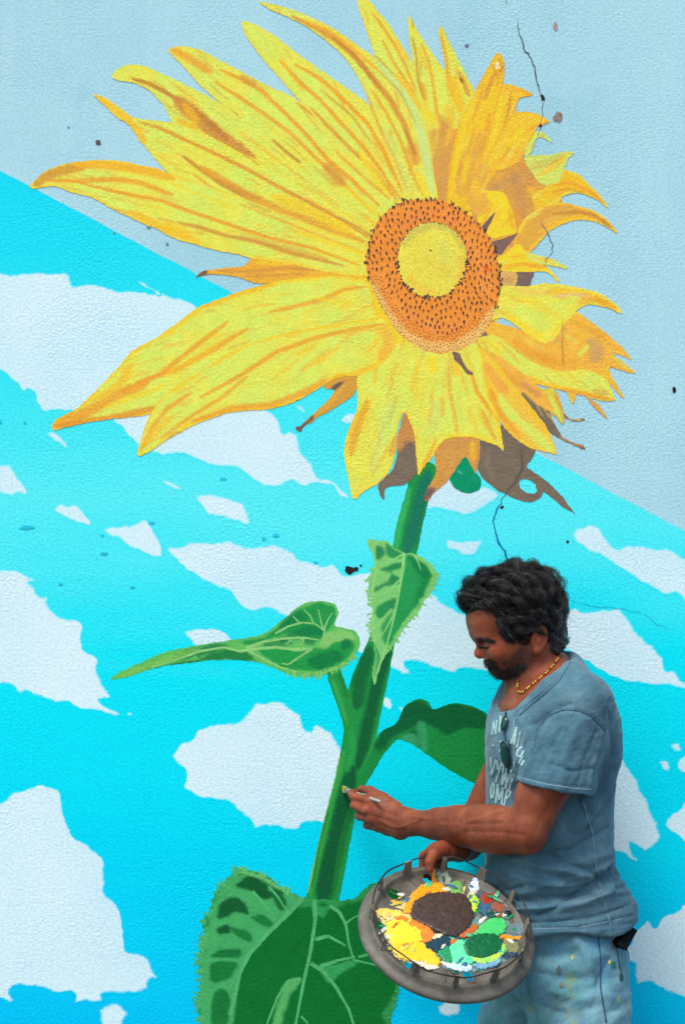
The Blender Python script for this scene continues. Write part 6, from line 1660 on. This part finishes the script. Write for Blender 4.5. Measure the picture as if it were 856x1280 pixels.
PROF = [(.0, .020), (.03, .020), (.055, .0185), (.075, .017), (.095, .016), (.115, .0145), (.135, .013), (.148, .012), (.154, .0135), (.158, .021), (.162, .0225), (.166, .019), (.170, .0125), (.176, .009), (.182, .0075), (.186, .0045), (.188, .0005), (.187, -.003), (.183, -.002)]
pr, ph_ = np.array([a for a, b_ in PROF]), np.array([b_ for a, b_ in PROF])
def floor_h(r): return np.interp(r, pr[:-2], ph_[:-2])
rr = np.concatenate([np.linspace(0, .150, 92)[1:], pr[pr > .151][:-2], ])
SEG = 360
th = np.linspace(0, 2 * np.pi, SEG, endpoint=False)
hole_px = [(485, 1113, .55), (477, 1157, .2), (514, 1203, .6), (584, 1217, .4), (633, 1142, .0), (533, 1094, .1), (640, 1192, .3)]
holes = []
for u, v, _ in hole_px:
    x, y = to_plate(u, v, .013); holes.append((math.atan2(y, x), min(max(math.hypot(x, y), .115), .136)))
VV, ring_i = [CC + en * .020], []
k = 1
for r in rr:
    x, y = r * np.cos(th), r * np.sin(th)
    hh = np.full(SEG, floor_h(r))
    if r < .15: hh = hh + .0016 * np.cos(th * 15) * np.clip((r - .06) / .04, 0, 1)          # pressed ribs
    VV += list(LW(x, y, hh)); ring_i.append(k); k += SEG
for (r, h_) in PROF[-2:]:
    VV += list(LW(r * np.cos(th), r * np.sin(th), np.full(SEG, h_))); ring_i.append(k); k += SEG
rall = list(rr) + [PROF[-2][0], PROF[-1][0]]
def in_hole(r, t_):
    for a, rc in holes:
        da = (t_ - a + math.pi) % (2 * math.pi) - math.pi
        if ((r - rc) / .019) ** 2 + (da * rc / .0115) ** 2 < 1: return True
    return False
FF = [(0, ring_i[0] + j, ring_i[0] + (j + 1) % SEG) for j in range(SEG)]
for i in range(len(rall) - 1):
    for j in range(SEG):
        if in_hole((rall[i] + rall[i + 1]) / 2, (th[j] + math.pi / SEG)): continue
        a, b_ = ring_i[i], ring_i[i + 1]; j2 = (j + 1) % SEG
        FF.append((a + j, b_ + j, b_ + j2, a + j2))
M_HUB, nt, b = new_mat('weathered_grey_plastic')
n1 = N(nt, 'ShaderNodeTexNoise', Scale=18.0, Detail=8.0, Roughness=.65); L(nt, world_pos(nt), n1.inputs[0])
n2 = N(nt, 'ShaderNodeTexNoise', Scale=160.0, Detail=4.0); L(nt, world_pos(nt), n2.inputs[0])
c = ramp(nt, n1.outputs[0], [(.28, alb((52, 46, 36))), (.48, alb((84, 79, 67))), (.72, alb((112, 108, 97)))])
L(nt, wear(nt, c, n2.outputs[0]), b.inputs['Base Color']); b.inputs['Roughness'].default_value = .55
bp = N(nt, 'ShaderNodeBump', Strength=.3, Distance=.001); L(nt, n2.outputs[0], bp.inputs['Height']); L(nt, bp.outputs[0], b.inputs['Normal'])
dish = link('dish', mesh_np('dish', np.array(VV), FF, smooth=True), M_HUB, hub)
# ribs on the dish between the slots
M_RIB = simple('dark_rib', (96, 90, 80), .6, .2, 200)
for a in np.linspace(0, 2 * math.pi, 15, endpoint=False):
    q = [LW(r * math.cos(a + .1), r * math.sin(a + .1), floor_h(r) + .0015) for r in (.10, .12, .14, .150)]
    v_, f_ = tube(q, .0011, 5); link('rib', mesh_np('rib', v_, f_, smooth=True), M_RIB, dish)
# clips that stand up from the rim and carry the wire ring
M_CLIP = simple('brown_grey_clip', (116, 108, 92), .6, .3, 120, .3)
HR = .052
for k in range(12):
    a0 = 2 * math.pi * k / 12 + .12
    wd_ = .07 if k % 2 else .13
    VV, FF = [], []
    prof = [(.160, .021), (.1605, .034), (.1615, .046), (.1625, HR + .001)]
    na = 5
    for r_off in (0, .0028):
        for (r, h_) in prof:
            kk = 1.0 if h_ < .045 else .8
            for i in range(na):
                t_ = a0 + wd_ * kk * (i / (na - 1) - .5)
                VV.append(LW((r + r_off) * math.cos(t_), (r + r_off) * math.sin(t_), h_))
    npf = len(prof)
    for s_ in range(2):
        for i in range(npf - 1):
            for j in range(na - 1):
                q = [s_ * npf * na + i * na + j, s_ * npf * na + i * na + j + 1, s_ * npf * na + (i + 1) * na + j + 1, s_ * npf * na + (i + 1) * na + j]
                FF.append(tuple(q if s_ else q[::-1]))
    o_ = npf * na
    loop = [j for j in range(na)] + [i * na + na - 1 for i in range(1, npf)] + [(npf - 1) * na + j for j in range(na - 2, -1, -1)] + [i * na for i in range(npf - 2, 0, -1)]
    for i in range(len(loop)):
        a, b_ = loop[i], loop[(i + 1) % len(loop)]
        FF.append((a, b_, b_ + o_, a + o_))
    cl = link('clip', mesh_np('clip', np.array(VV), FF), M_CLIP, hub)
    q = [LW((.1665) * math.cos(a0 + d_), (.1665) * math.sin(a0 + d_), h_) for d_, h_ in ((0, .019), (0, .03), (0, .04), (.01, .05))]
    v_, f_ = tube(q, .0012, 5); link('clip_rib', mesh_np('clip_rib', v_, f_, smooth=True), M_RIB, cl)
tt = np.linspace(0, 2 * np.pi, 145)
wr = RR + .0012 * np.sin(tt * 3 + 1) ; wh = HR + .0025 * np.sin(tt * 5) + .002 * np.sin(tt * 12 + 2)
v_, f_ = tube(LW(wr * np.cos(tt), wr * np.sin(tt), wh), .0017, 6, False)
link('wire_ring', mesh_np('wire_ring', v_, f_, smooth=True), simple('dark_wire', (44, 42, 40), .45, 0, 200, .3, .5, .4), hub)

# dabs of wet paint on the dish
def wet(name, c, c2=None, rough=.27):
    m, nt, b = new_mat(name)
    n = N(nt, 'ShaderNodeTexNoise', Scale=95.0, Detail=5.0, Roughness=.6, Distortion=1.5); L(nt, world_pos(nt), n.inputs[0])
    L(nt, ramp(nt, n.outputs[0], [(.36, alb(c)), (.62, alb(c2 if c2 is not None else np.asarray(c) * .85))]), b.inputs['Base Color'])
    b.inputs['Roughness'].default_value = rough; b.inputs['Specular IOR Level'].default_value = .3
    bp = N(nt, 'ShaderNodeBump', Strength=.25, Distance=.0015); L(nt, n.outputs[0], bp.inputs['Height']); L(nt, bp.outputs[0], b.inputs['Normal'])
    return m
BLOBS = [
 ([(470,1137),(488,1130),(505,1126),(520,1112),(540,1100),(560,1104),(580,1106),(592,1118),(580,1140),(540,1165),(530,1185),(548,1206),(520,1204),(494,1194),(482,1172),(480,1154)], (196,180,130), (214,190,110), .0006),
 ([(556,1160),(584,1150),(606,1140),(630,1140),(640,1156),(648,1170),(644,1192),(628,1202),(604,1212),(576,1214),(552,1208),(540,1190)], (70,124,104), (120,150,140), .0006),
 ([(586,1108),(604,1112),(628,1122),(634,1136),(618,1148),(598,1152),(588,1140)], (78,92,104), (110,96,84), .0005),
 ([(545,1092),(561,1092),(563,1106),(547,1108)], (128,156,124), (150,160,140), .001), ([(561,1111),(566,1100),(577,1101),(578,1116),(566,1117)], (128,182,84), (90,150,90), .0015), ([(585,1106),(592,1099),(599,1104),(598,1114),(588,1116)], (226,232,236), (180,200,216), .002),
 ([(597,1131),(606,1124),(614,1132),(606,1146),(596,1142)], (44,78,112), (70,110,130), .001), ([(600,1121),(608,1115),(620,1117),(616,1126),(605,1130)], (188,62,40), (150,50,36), .002), ([(613,1132),(622,1124),(630,1126),(629,1136),(619,1136)], (176,84,52), (140,90,70), .0015), ([(606,1142),(618,1137),(627,1139),(626,1147),(612,1150)], (24,96,70), (20,70,64), .001),
 ([(632,1154),(652,1154),(653,1167),(634,1168)], (88,118,132), (110,124,120), .001), ([(622,1168),(636,1168),(649,1169),(648,1173),(630,1174)], (232,160,34), (200,130,30), .0015), ([(624,1176),(646,1176),(646,1187),(628,1190)], (150,140,70), (110,120,90), .001), ([(622,1190),(638,1188),(644,1192),(630,1198)], (40,60,84), (60,80,90), .001),
 ([(505,1141),(508,1127),(516,1117),(523,1109),(531,1104),(539,1103),(540,1090),(543,1089),(545,1102),(553,1106),(559,1112),(556,1119),(540,1122),(529,1124),(521,1131),(515,1142)], (252,166,28), (246,140,20), .0035),
 ([(470,1139),(480,1135),(494,1138),(504,1145),(498,1150),(484,1149)], (232,214,110), (226,180,60), .002), ([(474,1138),(486,1140),(500,1148),(512,1152),(506,1156),(486,1152)], (240,206,150), (236,130,60), .002),
 ([(590,1121),(584,1116),(594,1120),(598,1128),(594,1140),(588,1150),(584,1140),(586,1128)], (212,226,66), (120,190,70), .002),
 ([(484,1154),(494,1150),(508,1152),(524,1162),(530,1176),(510,1180),(492,1180),(484,1170)], (248,206,34), (214,216,52), .0035), ([(484,1160),(494,1158),(502,1170),(494,1178),(486,1172)], (218,222,60), (240,214,50), .004),
 ([(490,1147),(500,1146),(514,1150),(530,1158),(543,1170),(538,1180),(524,1176),(512,1161),(498,1154)], (246,96,40), (250,140,40), .0035), ([(489,1180),(506,1177),(522,1177),(538,1188),(549,1202),(546,1209),(530,1203),(504,1198),(494,1192)], (252,178,30), (250,196,40), .004),
 ([(513,1200),(530,1203),(548,1209),(540,1212),(524,1207)], (226,226,214), (200,190,150), .0015), ([(556,1205),(576,1204),(590,1208),(586,1214),(566,1213)], (222,232,236), (150,190,210), .0025), ([(540,1172),(552,1170),(548,1178),(540,1180)], (232,226,214), (240,190,130), .003),
 ([(530,1184),(540,1176),(558,1172),(563,1182),(552,1192),(536,1189)], (22,66,74), (30,50,66), .003), ([(546,1190),(560,1184),(566,1196),(564,1206),(552,1200)], (26,120,74), (36,150,90), .003), ([(558,1180),(566,1176),(572,1178),(566,1184)], (206,110,50), (180,90,50), .003),
 ([(562,1184),(578,1177),(583,1192),(594,1200),(586,1208),(568,1205),(562,1196)], (72,206,142), (110,220,160), .0035), ([(592,1167),(606,1154),(622,1147),(632,1152),(630,1166),(614,1172),(598,1173)], (42,184,92), (90,200,110), .0035), ([(574,1172),(588,1159),(597,1158),(592,1170),(580,1174)], (198,104,52), (170,84,44), .003),
 ([(584,1196),(600,1198),(620,1192),(628,1180),(632,1184),(622,1200),(600,1206)], (70,196,120), (200,214,60), .003), ([(590,1206),(610,1204),(626,1196),(622,1206),(602,1212)], (130,176,196), (90,140,170), .0015),
 ([(579,1182),(592,1172),(612,1168),(625,1175),(625,1187),(614,1196),(594,1199),(581,1193)], (12,86,50), (18,104,58), .006),
 ([(512,1144),(519,1128),(531,1120),(556,1117),(577,1119),(587,1129),(590,1143),(589,1155),(581,1166),(566,1174),(547,1168),(531,1160),(519,1152)], (60,46,42), (74,60,52), .005)]
PALC = [(250,176,34),(244,206,60),(226,226,210),(236,110,48),(40,150,90),(80,200,140),(30,84,70),(60,110,140),(200,208,90),(170,96,60)]
small = []
for _ in range(150):
    u, v = rs.uniform(476, 646), rs.uniform(1098, 1214)
    if ((u - 560) / 86) ** 2 + ((v - 1158) / 56) ** 2 > 1: continue
    if ((u - 551) / 36) ** 2 + ((v - 1145) / 24) ** 2 < 1: continue
    left = u < 545
    c = PALC[rs.choice([0, 1, 2, 3, 8] if left and rs.rand() < .8 else [2, 4, 5, 6, 7, 9])]
    a, ln, wd_ = rs.uniform(-.9, .6), rs.uniform(3, 9), rs.uniform(1.2, 3)
    small.append(([(u + ln * math.cos(a), v + ln * math.sin(a)), (u - wd_ * math.sin(a), v + wd_ * math.cos(a)), (u - ln * math.cos(a), v - ln * math.sin(a)), (u + wd_ * math.sin(a), v - wd_ * math.cos(a))], c, tuple(int(k * .8) for k in c), .0012))
BLOBS = BLOBS[:14] + small[:45] + BLOBS[14:-2] + small[45:80] + BLOBS[-2:]
for i, (pts, c, c2, hgt) in enumerate(BLOBS):
    pl = np.array([to_plate(u, v, .017) for u, v in pts])
    pl = roughen(outline(pl * 1000, 5.0 if len(pts) > 4 or i < 20 else 2.2, .26, 1.2, i * 2.7, 4), .8, .9, i) 
    x, y, F = fill_np(pl, 1.7)
    d = near_on(pl, x, y)[0]
    hh = floor_h(np.hypot(x, y) / 1000) + .0011 + i * .00005 + hgt * .28 * np.clip(d / 3.5, 0, 1) ** .6 * (.3 + 1.3 * fbm(x * .16 + i, y * .16, 3)) - .001 * (d < .05)
    V = LW(x / 1000, y / 1000, hh)
    link('paint_dab', mesh_np('paint_dab', V, F, smooth=True), wet('wet_paint', c, c2), hub)
